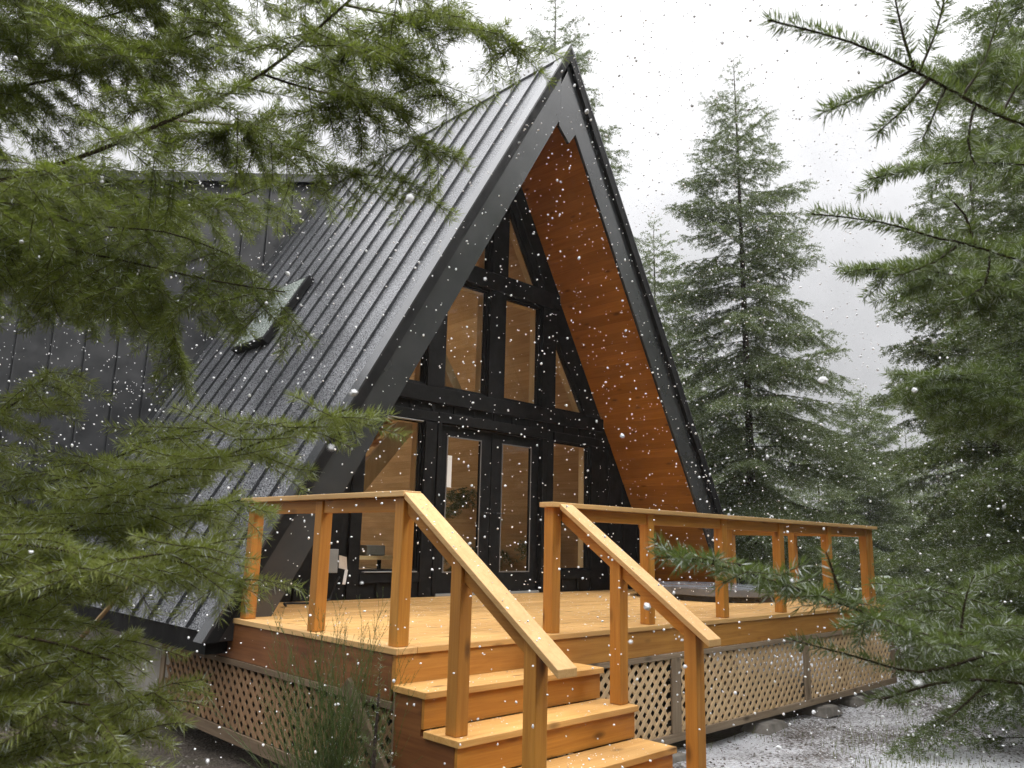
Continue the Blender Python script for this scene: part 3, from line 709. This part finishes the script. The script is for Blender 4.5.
for a, b_ in zip(fx[:-1], fx[1:]): bx(a+PW+.001, b_-.001-(.094 if b_ > 7 else 0), .045, .083, HR-CT-.091, HR-CT-.002).build('sub_rail', M['cedar_x'], rr, bevel=.003)
bx(1.33, 7.22, -.012, .128, HR-CT, HR).build('cap_rail', M['cap_x'], rr, bevel=.004)
ry = (1.02, 1.93)
for y in ry: post(7.10, y, .002, HR-CT-.001, rr)
for a, b_ in ((.121, 1.018), (1.111, 1.928)): bx(7.125, 7.163, a, b_, HR-CT-.091, HR-CT-.002).build('sub_rail', M['cedar_y'], rr, bevel=.003)
bx(7.07, 7.21, .13, 2.10, HR-CT, HR).build('cap_rail', M['cap_y'], rr, bevel=.004)
# stair handrails
SL = RS/TD
def handrail(x, xs, lab, yend):
    t = thing('stair_handrail', (x+.045, -.6, GZ), lab, 'handrail', None)
    zc = lambda y: HR+SL*y
    for (y, zb_) in ((-.535, -2*RS+.001), (-1.125, -4*RS+.001)):
        if zb_ < -.7: zb_ = GZ
        z1 = zc(y+.045)-.045
        vs = [(x, y, zb_), (x+PW, y, zb_), (x+PW, y+PW, zb_), (x, y+PW, zb_)]
        zt0, zt1 = zc(y)-.045, zc(y+PW)-.045
        MB().add(vs+[(x, y, zt0), (x+PW, y, zt0), (x+PW, y+PW, zt1), (x, y+PW, zt1)], [(3, 2, 1, 0), (4, 5, 6, 7), (0, 1, 5, 4), (1, 2, 6, 5), (2, 3, 7, 6), (3, 0, 4, 7)]).build('post', M['cedar_z'], t, bevel=.005)
    ya = -.008
    # cap
    x0, x1 = xs
    def slab(xa, xb, za, zb__, ys, name, mat):
        y0_, y1_ = ys
        MB().add([(xa, y0_, zc(y0_)+za), (xb, y0_, zc(y0_)+za), (xb, y1_, zc(y1_)+za), (xa, y1_, zc(y1_)+za), (xa, y0_, zc(y0_)+zb__), (xb, y0_, zc(y0_)+zb__), (xb, y1_, zc(y1_)+zb__), (xa, y1_, zc(y1_)+zb__)],
                 [(3, 2, 1, 0), (4, 5, 6, 7), (0, 1, 5, 4), (1, 2, 6, 5), (2, 3, 7, 6), (3, 0, 4, 7)]).build(name, M[mat], t, bevel=.004)
    slab(x0, x1, -.042, 0, (yend, -.014), 'cap_rail', 'cap_y')
    slab(x+.026, x+.064, -.042-.115, -.043, (-1.036+.001, -.447), 'sub_rail', 'cedar_y')
    slab(x+.026, x+.064, -.042-.115, -.043, (-.44, .026), 'sub_rail', 'cedar_y')
    slab(x+.026, x+.064, -.042-.115, -.043, (-1.02, -.54), 'sub_rail', 'cedar_y') if False else None
    return t
handrail(.02, (-.012, .128), 'sloping cedar handrail on the left side of the steps', -1.30)
handrail(1.44, (1.40, 1.54), 'sloping cedar handrail on the right side of the steps', -1.24)

# hot tub cover / sunken tub by the right roof leg
tb = thing('hot_tub', (6.25, 1.85, 0), 'sunken black hot tub with a wet flat cover on the deck', 'hot tub')
def rr_poly(x0, x1, y0, y1, r, n=6):
    out = []
    for cx_, cy_, a0 in ((x1-r, y1-r, 0), (x0+r, y1-r, 90), (x0+r, y0+r, 180), (x1-r, y0+r, 270)):
        out += [(cx_+r*math.cos(math.radians(a0+90*i/n)), cy_+r*math.sin(math.radians(a0+90*i/n))) for i in range(n+1)]
    return out
XY = lambda a, b, t: (a, b, t)
MB().prism(rr_poly(5.38, 7.04, .88, 2.60, .62, 10), XY, .003, .065).build('rim', M['tub'], tb, bevel=.012)
MB().prism(rr_poly(5.34, 7.07, .85, 2.63, .64, 10), XY, .0655, .155).build('cover', M['cover'], tb, bevel=.02)
# weathered board leaning by the stairs, and the tan stick at the foundation
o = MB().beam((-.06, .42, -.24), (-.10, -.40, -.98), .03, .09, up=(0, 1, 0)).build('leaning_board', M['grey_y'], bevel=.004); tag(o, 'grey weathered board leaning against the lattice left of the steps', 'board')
o = MB().tube([(-.62, 3.95, GZ+.02), (-.60, 3.89, -.34), (-.60, 3.4, -.10), (-.60, 2.97, .12), (-.6, 2.80, .20)][1:], [.022, .021, .018, .015], 8).build('cut_stick', M['stick'], smooth=True); tag(o, 'bare tan stick poking out of the fir beside the concrete foundation', 'stick')
# ================================================================== NEAR FIRS
NP = dict(step=(.04, .035, .03), gap=(.06, .055, .05), droop=(.3, .9, 1.2), wob=.05, rad=.006, len=(.5, .14, .06), ang=55, nlvl=1, pair=.9, taper=.75, hang=.12, nt=.2, lgap=.07, llen=.5, lhang=.25, lnt=.7)
def near_tree(name, trunk_xy, z0, H, rbase, seed, label, limbs, mat, spacing=.0009, ln=.024, w=.0019, nflat=.8, th=(48, 72), cat='tree', top=None, lean=0):
    t = thing(name, (trunk_xy[0], trunk_xy[1], z0), label, cat)
    n = 12; MB().tube([(trunk_xy[0], trunk_xy[1], z0+H*i/n) for i in range(n+1)], [rbase*(1-i/n)**.8+.008 for i in range(n+1)], 12).build('trunk', M['bark'], t, smooth=True)
    for k, (pts, r0, opt) in enumerate(limbs):
        sk = Skel(seed+k*7); P = dict(NP); P.update(opt); world = [at(*p) for p in pts]
        if P.get('root', True):
            f = world[0]; world = [np.array([trunk_xy[0], trunk_xy[1], f[2]-.12])]+world
        sk.limb(world, r0, P, n=P.get('n', (0, 0, 1)), start=P.get('start', .2), mx=P.get('mx', 2))
        for sub in P.get('subs', ()):
            q = dict(P); q['lnt'] = .0; q['llen'] = P.get('subl', 0.0); q['lgap'] = P.get('subgap', .06)
            sk.limb([at(*p) for p in sub], q.get('sr', .0022), q, n=P.get('n', (0, 0, 1)), start=.25 if q['llen'] else 2., mx=2, tiprad=.0012)
        if k == 0: allseg = sk.arr()
        else: allseg = np.concatenate([allseg, sk.arr()])
    # unseen rest of the tree above, so that it stands as a whole fir
    v, var = needles(allseg, spacing, ln, w, seed+3, flat=nflat, th=th)
    fastmesh('crown', v, 4, M[mat], t, var)
    fastmesh('branches', twigs(allseg, 0., 4), 4, M['twig'], t)
    return t
TL = at(-300, 300, 2.7)
L1_ = [
 ([(-230, 235, 2.0), (20, 176, 1.62), (170, 120, 1.55), (262, 74, 1.52), (350, 0, 1.5), (430, -70, 1.48)], .0105, dict(pair=.5, llen=.40, lhang=.45, start=.12, lgap=.075,
   subs=[[(262, 74, 1.52), (320, 92, 1.6), (380, 100, 1.9), (432, 150, 1.88)], [(345, 5, 1.5), (420, 20, 1.8), (470, 25, 1.76), (512, 42, 1.72)], [(306, 38, 1.5), (380, 55, 1.85), (440, 90, 1.82)], [(170, 120, 1.56), (260, 130, 2.), (330, 165, 1.95), (420, 185, 1.9)]], subl=.16, subgap=.045)),
 ([(-230, 215, 2.4), (0, 203, 2.15), (80, 224, 2.05), (165, 232, 2.0), (230, 255, 1.95)], .007, dict(llen=.34, lhang=.6, hang=.3)),
 ([(-230, 250, 2.3), (0, 218, 2.05), (60, 246, 2.0), (130, 262, 1.95), (210, 280, 1.9), (285, 292, 1.85)], .006, dict(llen=.40, lhang=.8, hang=.4)),
 ([(-230, 60, 2.6), (0, 30, 2.4), (90, 20, 2.3), (190, -10, 2.2)], .009, dict(llen=.55, lhang=.4)),
 ([(-230, 130, 2.5), (0, 90, 2.3), (90, 70, 2.2), (180, 40, 2.1), (230, 20, 2.05)], .008, dict(llen=.5, lhang=.5)),
 ([(-230, 10, 2.2), (-20, 0, 2.05), (60, 10, 2.), (130, 60, 1.95), (160, 120, 1.9)], .006, dict(llen=.45, lhang=.6)),
 ([(-230, 280, 2.8), (0, 250, 2.6), (80, 270, 2.5), (150, 300, 2.4), (180, 350, 2.35)], .006, dict(llen=.42, lhang=.9, hang=.4)),
 ([(-230, 200, 2.7), (-20, 170, 2.6), (100, 190, 2.5), (200, 205, 2.4), (280, 180, 2.35)], .006, dict(llen=.36, lhang=.6)),
 ([(-230, -40, 2.5), (0, -40, 2.3), (150, -20, 2.2), (260, -30, 2.1), (330, -10, 2.)], .008, dict(llen=.5, lhang=.6)),
]
near_tree('fir_tree', (TL[0], TL[1]), GZ-.05, 7.5, .15, 11, 'big overhanging fir at the upper left, its dark limb crossing the roof', L1_, 'needle_dark', w=.0016, spacing=.0008)
TL2 = at(-330, 600, 2.1)
L2_ = [
 ([(-220, 690, 1.7), (-40, 640, 1.5), (40, 640, 1.42), (110, 660, 1.38)], .005, dict(llen=.26, lhang=.1)),
 ([(-220, 900, 1.6), (-40, 850, 1.42), (40, 800, 1.36), (110, 750, 1.32)], .005, dict(llen=.26, lhang=.0)),
 ([(-220, 780, 1.6), (-60, 720, 1.42), (20, 700, 1.36), (90, 705, 1.32)], .005, dict(llen=.26, lhang=.1)),
 ([(-220, 620, 1.7), (-60, 560, 1.55), (30, 545, 1.48), (110, 560, 1.42), (190, 548, 1.38)], .005, dict(llen=.24, lhang=.08)),
 ([(-220, 500, 2.0), (-40, 430, 1.9), (20, 400, 1.8), (50, 372, 1.75)], .005, dict(llen=.22, lhang=.25)),
 ([(-220, 640, 1.95), (0, 560, 1.8), (110, 505, 1.72), (220, 458, 1.62), (345, 410, 1.52)], .007, dict(llen=.30, lhang=.10, hang=.0, droop=(.2, .5, .6))),
 ([(-220, 560, 2.1), (-20, 500, 1.95), (70, 475, 1.85), (160, 440, 1.75), (205, 430, 1.7)], .006, dict(llen=.28, lhang=.15)),
 ([(-220, 660, 1.9), (0, 610, 1.75), (100, 572, 1.65), (170, 560, 1.58), (228, 578, 1.5)], .006, dict(llen=.30, lhang=.10, hang=.0)),
 ([(-220, 800, 1.8), (0, 755, 1.6), (90, 728, 1.52), (160, 688, 1.46)], .005, dict(llen=.19, lhang=.10)),
 ([(-220, 860, 1.7), (-30, 800, 1.5), (60, 775, 1.42), (130, 730, 1.38)], .005, dict(llen=.24, lhang=.1)),
 ([(-220, 640, 2.3), (0, 590, 2.15), (100, 560, 2.05), (170, 520, 1.95), (240, 500, 1.9)], .006, dict(llen=.34, lhang=.15)),
 ([(-220, 720, 2.2), (0, 690, 2.0), (70, 660, 1.9), (110, 640, 1.85)], .005, dict(llen=.32, lhang=.2)),
]
near_tree('young_fir', (TL2[0], TL2[1]), GZ-.05, 3.2, .07, 51, 'bright green young fir at the lower left reaching over the roof eave', L2_, 'needle_near', w=.0016, spacing=.0008)
TR = at(1330, 300, 2.2)
tinyn = dict(lnt=0.25, llen=.0, start=2.)
R_ = [
 ([(1180, 190, 1.8), (1005, 118, 1.5), (960, 95, 1.46), (912, 70, 1.42), (850, 42, 1.38), (768, 20, 1.33)], .006, dict(lnt=.5, start=2., subs=[
   [(915, 72, 1.42), (903, 35, 1.40), (893, -12, 1.38)], [(918, 74, 1.42), (935, 35, 1.42), (944, 0, 1.42), (946, -30, 1.42)], [(912, 70, 1.42), (870, 92, 1.38), (822, 113, 1.33)],
   [(928, 80, 1.43), (905, 108, 1.40), (878, 132, 1.37)], [(945, 88, 1.45), (935, 112, 1.43), (922, 140, 1.42)], [(962, 96, 1.46), (985, 60, 1.48), (1000, 10, 1.5)], [(975, 103, 1.48), (968, 140, 1.46), (975, 165, 1.45)], [(1000, 116, 1.5), (1020, 80, 1.52), (1040, 40, 1.55)]])),
 ([(1180, 180, 2.1), (1024, 165, 1.95), (950, 163, 1.9), (870, 179, 1.85)], .005, dict(llen=.28, lnt=.4, start=.55, mx=1, lhang=.1)),
 ([(1180, 320, 1.9), (990, 251, 1.6), (940, 239, 1.55), (880, 222, 1.5), (812, 214, 1.46)], .005, dict(lnt=.5, start=2., subs=[[(960, 243, 1.58), (935, 262, 1.55), (900, 275, 1.5)], [(975, 247, 1.6), (965, 215, 1.6), (945, 195, 1.6)], [(990, 251, 1.62), (985, 285, 1.6), (960, 300, 1.58)]])),
 ([(1180, 230, 2.4), (1040, 240, 2.3), (980, 275, 2.2), (900, 265, 2.15)], .006, dict(llen=.36, lhang=.15)),
 ([(1180, 420, 3.0), (1060, 410, 2.8), (1000, 400, 2.7), (930, 372, 2.6)], .008, dict(llen=.5, lhang=.15)),
 ([(1180, 10, 2.8), (1080, 30, 2.7), (1010, 60, 2.6), (960, 70, 2.55)], .008, dict(llen=.5, lhang=.15)),
]
near_tree('fir_tree', (TR[0], TR[1]), GZ-.05, 6.5, .13, 91, 'near fir at the upper right with bare needle sprays crossing the white sky', R_, 'needle_grey', w=.0023, spacing=.0006, ln=.029, th=(58, 82))
TR2 = at(1330, 700, 1.9)
R2_ = [
 ([(1180, 730, 1.7), (1008, 659, 1.5), (940, 640, 1.42), (880, 618, 1.38), (820, 596, 1.33), (750, 574, 1.28), (684, 556, 1.24)], .0055, dict(lnt=.4, llen=.15, lgap=.06, start=.18, mx=2, len=(.3, .07, .05), lhang=-.02, ang=50,
   subs=[[(842, 600, 1.35), (834, 575, 1.34), (826, 552, 1.33)], [(985, 655, 1.48), (920, 672, 1.40), (850, 655, 1.34), (792, 640, 1.3)], [(1010, 660, 1.5), (980, 690, 1.45), (945, 722, 1.4)], [(960, 645, 1.45), (965, 600, 1.45), (975, 575, 1.45)]])),
 ([(1180, 680, 1.9), (1050, 640, 1.8), (980, 620, 1.75), (920, 590, 1.7)], .005, dict(llen=.26, lhang=.1)),
 ([(1180, 720, 1.6), (1060, 690, 1.5), (960, 680, 1.42), (880, 700, 1.36)], .005, dict(llen=.2, lhang=.1, mx=1)),
 ([(1180, 620, 2.2), (1080, 580, 2.1), (1010, 560, 2.05)], .005, dict(llen=.3, lhang=.1)),
]
near_tree('young_fir', (TR2[0], TR2[1]), GZ-.05, 3.0, .06, 131, 'frosted young fir at the lower right reaching in front of the deck corner', R2_, 'needle_grey', w=.0021, spacing=.0009, th=(50, 75))

# ================================================================== CONIFERS AROUND THE CABIN
def xy(u, d, v=300):
    """ground position of a tree whose stem crosses pixel (u, v) at forward distance d"""
    p = at(u, v, d); return float(p[0]), float(p[1])
def treeat(u, vtop, d, **k):
    p = at(u, vtop, d); k['H'] = float(p[2]-GZ); return conifer(k.pop('name', 'spruce_tree'), float(p[0]), float(p[1]), z0=GZ, **k)
treeat(737, 68, 17, R=3.3, curve=.92, droop=.32, seed=21, label='slender spruce with open top standing right behind the deck', nb=210, spacing=.0060, ln=.042, w=.009, base=.05)
treeat(556, 4, 17.5, R=3.4, curve=.9, seed=31, label='spruce mostly hidden behind the cabin, its tip above the roof apex', nb=200, spacing=.007, ln=.045, w=.010, base=.10)
treeat(1050, -170, 8.5, R=2.3, seed=41, label='dense tall fir filling the right edge behind the near branches', nb=230, spacing=.0050, ln=.038, w=.0075, base=.02, mat='needle_grey', name='fir_tree', lseg=(.2, .11, .09))
treeat(965, 120, 12.5, R=2.2, seed=61, label='dark fir between the slender spruce and the dense fir at the right edge', nb=170, spacing=.006, ln=.042, w=.010, base=.02, name='fir_tree')
treeat(655, 225, 22, R=2.3, seed=71, label='misty spruce between the right roof edge and the slender spruce', nb=170, spacing=.013, ln=.06, w=.016, base=.02)
treeat(862, 395, 24, R=2.4, seed=72, label='pale misty spruce filling the gap right of the slender spruce', nb=170, spacing=.013, ln=.06, w=.016, base=.02)
far = conifer('far_spruce', 0, 0, 9.0, 2.4, 81, 'small misty spruce in the far woods behind the deck', nb=130, z0=0, spacing=.02, ln=.09, w=.028, base=.02, lseg=(.3, .2, .2), P=dict(gap=(.26, .2, .2)))
far['group'] = 'misty spruces in the far woods'
rf = random.Random(3)
spots = [(700, 30, 330), (770, 34, 400), (815, 30, 420), (905, 28, 430), (935, 36, 440), (985, 30, 380), (1060, 32, 330), (640, 34, 330), (590, 36, 300), (1130, 28, 300), (840, 40, 450), (890, 42, 455), (740, 42, 420), (955, 44, 450)]
for i, (u, d, vt) in enumerate(spots):
    o = far if i == 0 else copy_tree(far)
    p = at(u, vt, d); o.location = (p[0], p[1], GZ); s = (p[2]-GZ)/9.0; o.scale = (s*1.1, s*1.1, s); o.rotation_euler = (0, 0, rf.uniform(0, 6.28))
# woods on the viewer's side, mirrored in the windows and shading the scene
for i, (x, y, s) in enumerate(((-9, -1.5, 1.1), (-10, 4, 1.2), (-6, -10, 1.3), (-1, -11, 1.3), (4, -11, 1.5), (8, -8.5, 1.5), (12, -7, 1.5), (1.5, -14, 1.5), (6, -14, 1.7), (10, -12, 1.7), (15, -10, 1.7), (16, -4.5, 1.4), (13, -15, 1.8), (10.5, -9.5, 1.4), (6, -9.5, 1.2))):
    o = copy_tree(far); o.location = (x, y, GZ); o.scale = (s*1.1, s*1.1, s); o.rotation_euler = (0, 0, rf.uniform(0, 6.28)); o.name = 'clearing_spruce'
    o['group'] = 'spruces on the viewer side'; o['label'] = 'spruce on the near side of the clearing, mirrored in the cabin windows'

# ================================================================== UNDERGROWTH
bp_ = at(338, 700, 4.5); br = thing('broom_shrub', (bp_[0], bp_[1], GZ), 'tall thin-stemmed green broom shrub at the deck corner left of the steps', 'shrub')
sk = Skel(5); BP = dict(step=(.08, .06, .05), gap=(.09, .08, .08), droop=(-.1, -.3, 0), wob=.05, rad=.003, len=(.32, .12, .05), ang=22, nlvl=0, pair=.4, taper=.7, hang=-.1, nt=0)
r_ = random.Random(8)
for i in range(80):
    a = r_.uniform(0, 6.28); sp = abs(r_.gauss(0, .26)); d = np.array([math.cos(a)*sp, math.sin(a)*sp, 1.]); d /= np.linalg.norm(d)
    b0 = np.array([bp_[0]+math.cos(a)*sp*.25, bp_[1]+math.sin(a)*sp*.25, GZ]); sk.shoot(b0, d, r_.uniform(.6, 1.42)*(1-sp*.4), 0, 1, np.array([math.sin(a), -math.cos(a), .1]), BP)
sg = sk.arr(); v, var = needles(sg, .012, .014, .0022, 6, th=(15, 40), flat=1.)
fastmesh('foliage', v, 4, M['broom'], br, var); fastmesh('stem', twigs(sg, 0., 4), 4, M['broom'], br, np.random.default_rng(1).random((len(twigs(sg, 0., 4))//4, 3))*np.array([1, .3, .9]))
sp_ = at(376, 700, 4.1)
conifer('fir_sapling', sp_[0], sp_[1], .88, .24, 15, 'knee-high fir sapling with frosted needles in front of the broom shrub', nb=34, z0=GZ, spacing=.003, ln=.022, w=.0022, mat='needle_grey', base=.15, upper=.35, cat='sapling', lseg=(.05, .04, .03), P=dict(gap=(.06, .05, .05), len=(.12, .05, .03), nlvl=0))
# loose stones, mulch and snow crumbs
def scatter(n, x0, x1, y0, y1, seed, rmin, rmax, pred=None):
    rg = np.random.default_rng(seed); x = rg.uniform(x0, x1, n); y = rg.uniform(y0, y1, n)
    if pred is not None: k = pred(x, y, rg); x, y = x[k], y[k]
    n = len(x); r = rg.uniform(rmin, rmax, n)*rg.uniform(.5, 1., n); g = GZ+.018*np.sin(x*3.1+y*1.7)+.016*np.sin(y*4.3-x*2.2)+.02*np.sin(x*.9)*np.cos(y*1.1)
    return np.stack([x, y, g+r*.25], 1), r, rg
def octa(P_, r, rg, fl=.6):
    n = len(P_); a = rg.uniform(0, 6.28, n); A = np.stack([np.cos(a), np.sin(a), rg.normal(0, .2, n)], 1)*(r*rg.uniform(.8, 1.5, n))[:, None]; B = np.stack([-np.sin(a), np.cos(a), rg.normal(0, .2, n)], 1)*(r*rg.uniform(.6, 1.1, n))[:, None]; C_ = np.stack([rg.normal(0, .2, n), rg.normal(0, .2, n), np.ones(n)], 1)*(r*fl)[:, None]
    tri = []
    for i in (1, -1):
        for j in (1, -1):
            for k in (1, -1):
                t_ = [P_+i*A, P_+j*B, P_+k*C_]; tri.append(np.stack(t_ if i*j*k > 0 else t_[::-1], 1))
    return np.concatenate(tri).reshape(-1, 3)
out_deck = lambda x, y, rg: ~((x > 0) & (x < 7.4) & (y > .1))
P_, r, rg = scatter(26000, -4, 12, -4.5, 5, 3, .005, .018, out_deck)
o = fastmesh('gravel', octa(P_, r, rg), 3, M['pebble']); tag(o, 'loose brown and grey gravel on the ground', kind='stuff')
P_, r, rg = scatter(30000, 1.5, 13, -4.5, 6, 4, .004, .013, lambda x, y, rg: out_deck(x, y, rg) & (np.sin(x*1.3+y*.7)+np.sin(y*1.9-x*.6)+rg.normal(0, .6, len(x)) > .1))
o = fastmesh('snow_crumbs', octa(P_, r, rg, .5), 3, M['flake']); tag(o, 'thin crumbs of fresh snow on the gravel', kind='stuff')
def blades(n, area, seed, h, mat, name, label, pred=None, lean=.5):
    rg = np.random.default_rng(seed); x = rg.uniform(area[0], area[1], n); y = rg.uniform(area[2], area[3], n)
    k = (np.sin(x*2.3+seed)+np.sin(y*3.1-x*1.1+seed)+rg.normal(0, .5, n)) > .3
    if pred is not None: k &= pred(x, y, rg)
    x, y = x[k], y[k]; n = len(x); P_ = np.stack([x, y, np.full(n, GZ-.01)], 1); a = rg.uniform(0, 6.28, n); D = np.stack([np.cos(a)*lean*rg.random(n), np.sin(a)*lean*rg.random(n), np.ones(n)], 1)*(h*rg.uniform(.4, 1.2, n))[:, None]
    W = np.stack([-np.sin(a), np.cos(a), np.zeros(n)], 1)*.0025; v = np.stack([P_-W, P_+W, P_+D*.6+W*.8+np.array([0, 0, .01]), P_+D+np.array([0, 0, -.01])*0], 1)
    o = fastmesh(name, v.reshape(-1, 3), 4, M[mat], None, rg.random((n, 3))*np.array([1, .6, 1])); tag(o, label, kind='stuff')
blades(5000, (2.2, 9.5, -2.2, .25), 4, .07, 'grass', 'grass', 'short green and yellow grass poking through the snow', out_deck)
blades(5000, (7.8, 11.5, -.8, 2.5), 9, .28, 'weed', 'dead_weeds', 'brown dead weeds and stems beyond the deck corner', out_deck, .8)
blades(2500, (-1.6, -.1, -.9, 1.6), 12, .35, 'weed', 'dry_grass', 'dry grass stems around the foot of the broom shrub', None, .5)
# salal and brush under the far trees
rg = np.random.default_rng(77); segs = []
n = 30000; X_ = rg.uniform(9, 30, n); Y_ = rg.uniform(-8, 26, n); k = (Y_ > 14-X_*.9+rg.normal(0, .8, n)) & ((X_-9)+np.abs(Y_-2)*.2 > rg.random(n)*3); X_, Y_ = X_[k], Y_[k]; n = len(X_)
hh = rg.random(n)*(.5+.5*np.sin(X_*1.1)*np.cos(Y_*.8))*1.3
P_ = np.stack([X_, Y_, GZ+hh], 1); D = rg.normal(size=(n, 3)); D[:, 2] = np.abs(D[:, 2])*.6; D /= np.linalg.norm(D, axis=1, keepdims=True); W = np.cross(D, rg.normal(size=(n, 3))); W /= np.linalg.norm(W, axis=1, keepdims=True)
s_ = rg.uniform(.05, .13, n)[:, None]; v = np.stack([P_, P_+D*s_+W*s_*.35, P_+D*s_*2, P_+D*s_-W*s_*.35], 1)
o = fastmesh('undergrowth', v.reshape(-1, 3), 4, M['grass'], None, rg.random((n, 3))*np.array([1, .3, 1])); tag(o, 'low leafy undergrowth beneath the trees beyond the deck', kind='stuff')
# ================================================================== SNOW, LIGHT, WORLD
def flakes():
    rg = np.random.default_rng(5); n = 40000
    P_ = np.stack([rg.uniform(-4, 11, n), rg.uniform(-4.5, 8, n), rg.uniform(GZ, 8, n)], 1)
    inside_ = (np.abs(P_[:, 0]-c) < (HS-P_[:, 2])/K+.6) & (P_[:, 1] > Yb+.3)
    dmin = np.linalg.norm(P_-CAM, axis=1) < .35
    P_ = P_[~inside_ & ~dmin]; n = len(P_)
    g_ = (1+5**.5)/2
    V0 = np.array([(-1, g_, 0), (1, g_, 0), (-1, -g_, 0), (1, -g_, 0), (0, -1, g_), (0, 1, g_), (0, -1, -g_), (0, 1, -g_), (g_, 0, -1), (g_, 0, 1), (-g_, 0, -1), (-g_, 0, 1)])/1.9
    F0 = np.array([(0, 11, 5), (0, 5, 1), (0, 1, 7), (0, 7, 10), (0, 10, 11), (1, 5, 9), (5, 11, 4), (11, 10, 2), (10, 7, 6), (7, 1, 8), (3, 9, 4), (3, 4, 2), (3, 2, 6), (3, 6, 8), (3, 8, 9), (4, 9, 5), (2, 4, 11), (6, 2, 10), (8, 6, 7), (9, 8, 1)])
    r = rg.gamma(3.2, .00125, n)+.0009; near = np.linalg.norm(P_-CAM, axis=1); r = np.where(rg.random(n) < .15, np.minimum(r*1.6, .0055), np.minimum(r, .0009+near*.0011))
    S_ = rg.uniform(.65, 1.45, (n, 1, 3))*r[:, None, None]; J = rg.uniform(.75, 1.2, (n, 12, 1))
    W_ = P_[:, None, :]+V0[None]*S_*J
    o = fastmesh('falling_snow', W_[:, F0].reshape(-1, 3), 3, M['flake'])
    tag(o, 'white snowflakes falling through the air', kind='stuff')
flakes()
def resting():
    rg = np.random.default_rng(9); L_ = []
    def put(n, x0, x1, y0, y1, zf):
        x = rg.uniform(x0, x1, n); y = rg.uniform(y0, y1, n); L_.append(np.stack([x, y, zf(x, y)+.001], 1))
    put(1500, .0, 7.3, .0, 3.3, lambda x, y: 0*x)
    for i in range(1, 5): put(90, 0, sx1, -TD*i, -TD*(i-1)-.01, lambda x, y: 0*x-RS*i)
    put(260, 1.35, 7.2, 0, .12, lambda x, y: 0*x+HR); put(90, 0, .12, 0, 2.1, lambda x, y: 0*x+HR)
    put(60, 0, .12, -1.2, 0, lambda x, y: HR+SL*y); put(60, 1.41, 1.53, -1.2, 0, lambda x, y: HR+SL*y); put(700, 5.5, 6.9, 1.1, 2.45, lambda x, y: 0*x+.151)
    P_ = np.concatenate(L_); r = rg.gamma(2.5, .0011, len(P_))+.0006
    o = fastmesh('settled_snow', octa(P_, r, rg, .5), 3, M['flake']); tag(o, 'melting snow crumbs scattered on deck, steps, rails and tub cover', kind='stuff')
resting()
w = bpy.data.worlds.new('World'); sc.world = w; w.use_nodes = True; nt = w.node_tree; bg = nt.nodes['Background']
SUN_EL, SUN_AZ = math.radians(48), math.radians(140)   # azimuth measured from +Y towards +X
sky = N(nt, 'ShaderNodeTexSky', sky_type='NISHITA', sun_disc=False); sky.sun_elevation = SUN_EL; sky.sun_rotation = SUN_AZ
sky.air_density = 1.0; sky.dust_density = 4.0
tc = N(nt, 'ShaderNodeTexCoord'); sx = N(nt, 'ShaderNodeSeparateXYZ'); L(nt, tc.outputs['Generated'], sx.inputs[0])
el = mathn(nt, 'MAXIMUM', sx.outputs[2], 0.)
cl = noise(nt, tc.outputs['Generated'], 3.0, 6, .6)
lum = mathn(nt, 'MULTIPLY', mathn(nt, 'ADD', mathn(nt, 'ADD', mathn(nt, 'MULTIPLY', el, 1.3), mathn(nt, 'MULTIPLY', mathn(nt, 'POWER', el, 3.), 25.)), 2.15), mathn(nt, 'ADD', mathn(nt, 'MULTIPLY', cl, 1.1), .45))
cb = N(nt, 'ShaderNodeCombineXYZ'); L(nt, lum, cb.inputs[0]); L(nt, mathn(nt, 'MULTIPLY', lum, 1.0), cb.inputs[1]); L(nt, mathn(nt, 'MULTIPLY', lum, 1.025), cb.inputs[2])
hs = N(nt, 'ShaderNodeHueSaturation'); hs.inputs['Saturation'].default_value = .15; L(nt, sky.outputs[0], hs.inputs['Color'])
L(nt, mix(nt, .88, hs.outputs[0], cb.outputs[0]), bg.inputs[0]); bg.inputs[1].default_value = .15
sd = bpy.data.lights.new('sun', 'SUN'); sd.energy = 1.5; sd.angle = math.radians(14); sd.color = (1., .96, .9)
so = bpy.data.objects.new('sun', sd); COL.objects.link(so)
dv = Vector((math.sin(SUN_AZ)*math.cos(SUN_EL), math.cos(SUN_AZ)*math.cos(SUN_EL), math.sin(SUN_EL)))
so.rotation_euler = dv.to_track_quat('Z', 'Y').to_euler()
sc.view_settings.view_transform = 'Standard'; sc.view_settings.look = 'None'; sc.view_settings.gamma = 1; sc.view_settings.exposure = 0.55
sc.render.engine = 'CYCLES'
cy = sc.cycles; cy.max_bounces = 7; cy.diffuse_bounces = 4; cy.glossy_bounces = 3; cy.transparent_max_bounces = 12; cy.transmission_bounces = 4; cy.caustics_reflective = False
# ------------------------------------------------------------------ air full of fine snow
HZ = (-70, 75, -75, 80, GZ-1.6, 16.)
hm = bpy.data.materials.new('falling_snow_haze'); hm.use_nodes = True; hn = hm.node_tree; hn.nodes.clear()
ho = N(hn, 'ShaderNodeOutputMaterial'); hv = N(hn, 'ShaderNodeVolumePrincipled'); hv.inputs['Density'].default_value = HAZE; hv.inputs['Color'].default_value = (.93, .95, .97, 1); hv.inputs['Anisotropy'].default_value = .2
L(hn, hv.outputs[0], ho.inputs['Volume'])
o = bx(*HZ).build('haze', hm); tag(o, 'pale snowy air', kind='stuff'); o.display_type = 'WIRE'
cy.volume_bounces = 1
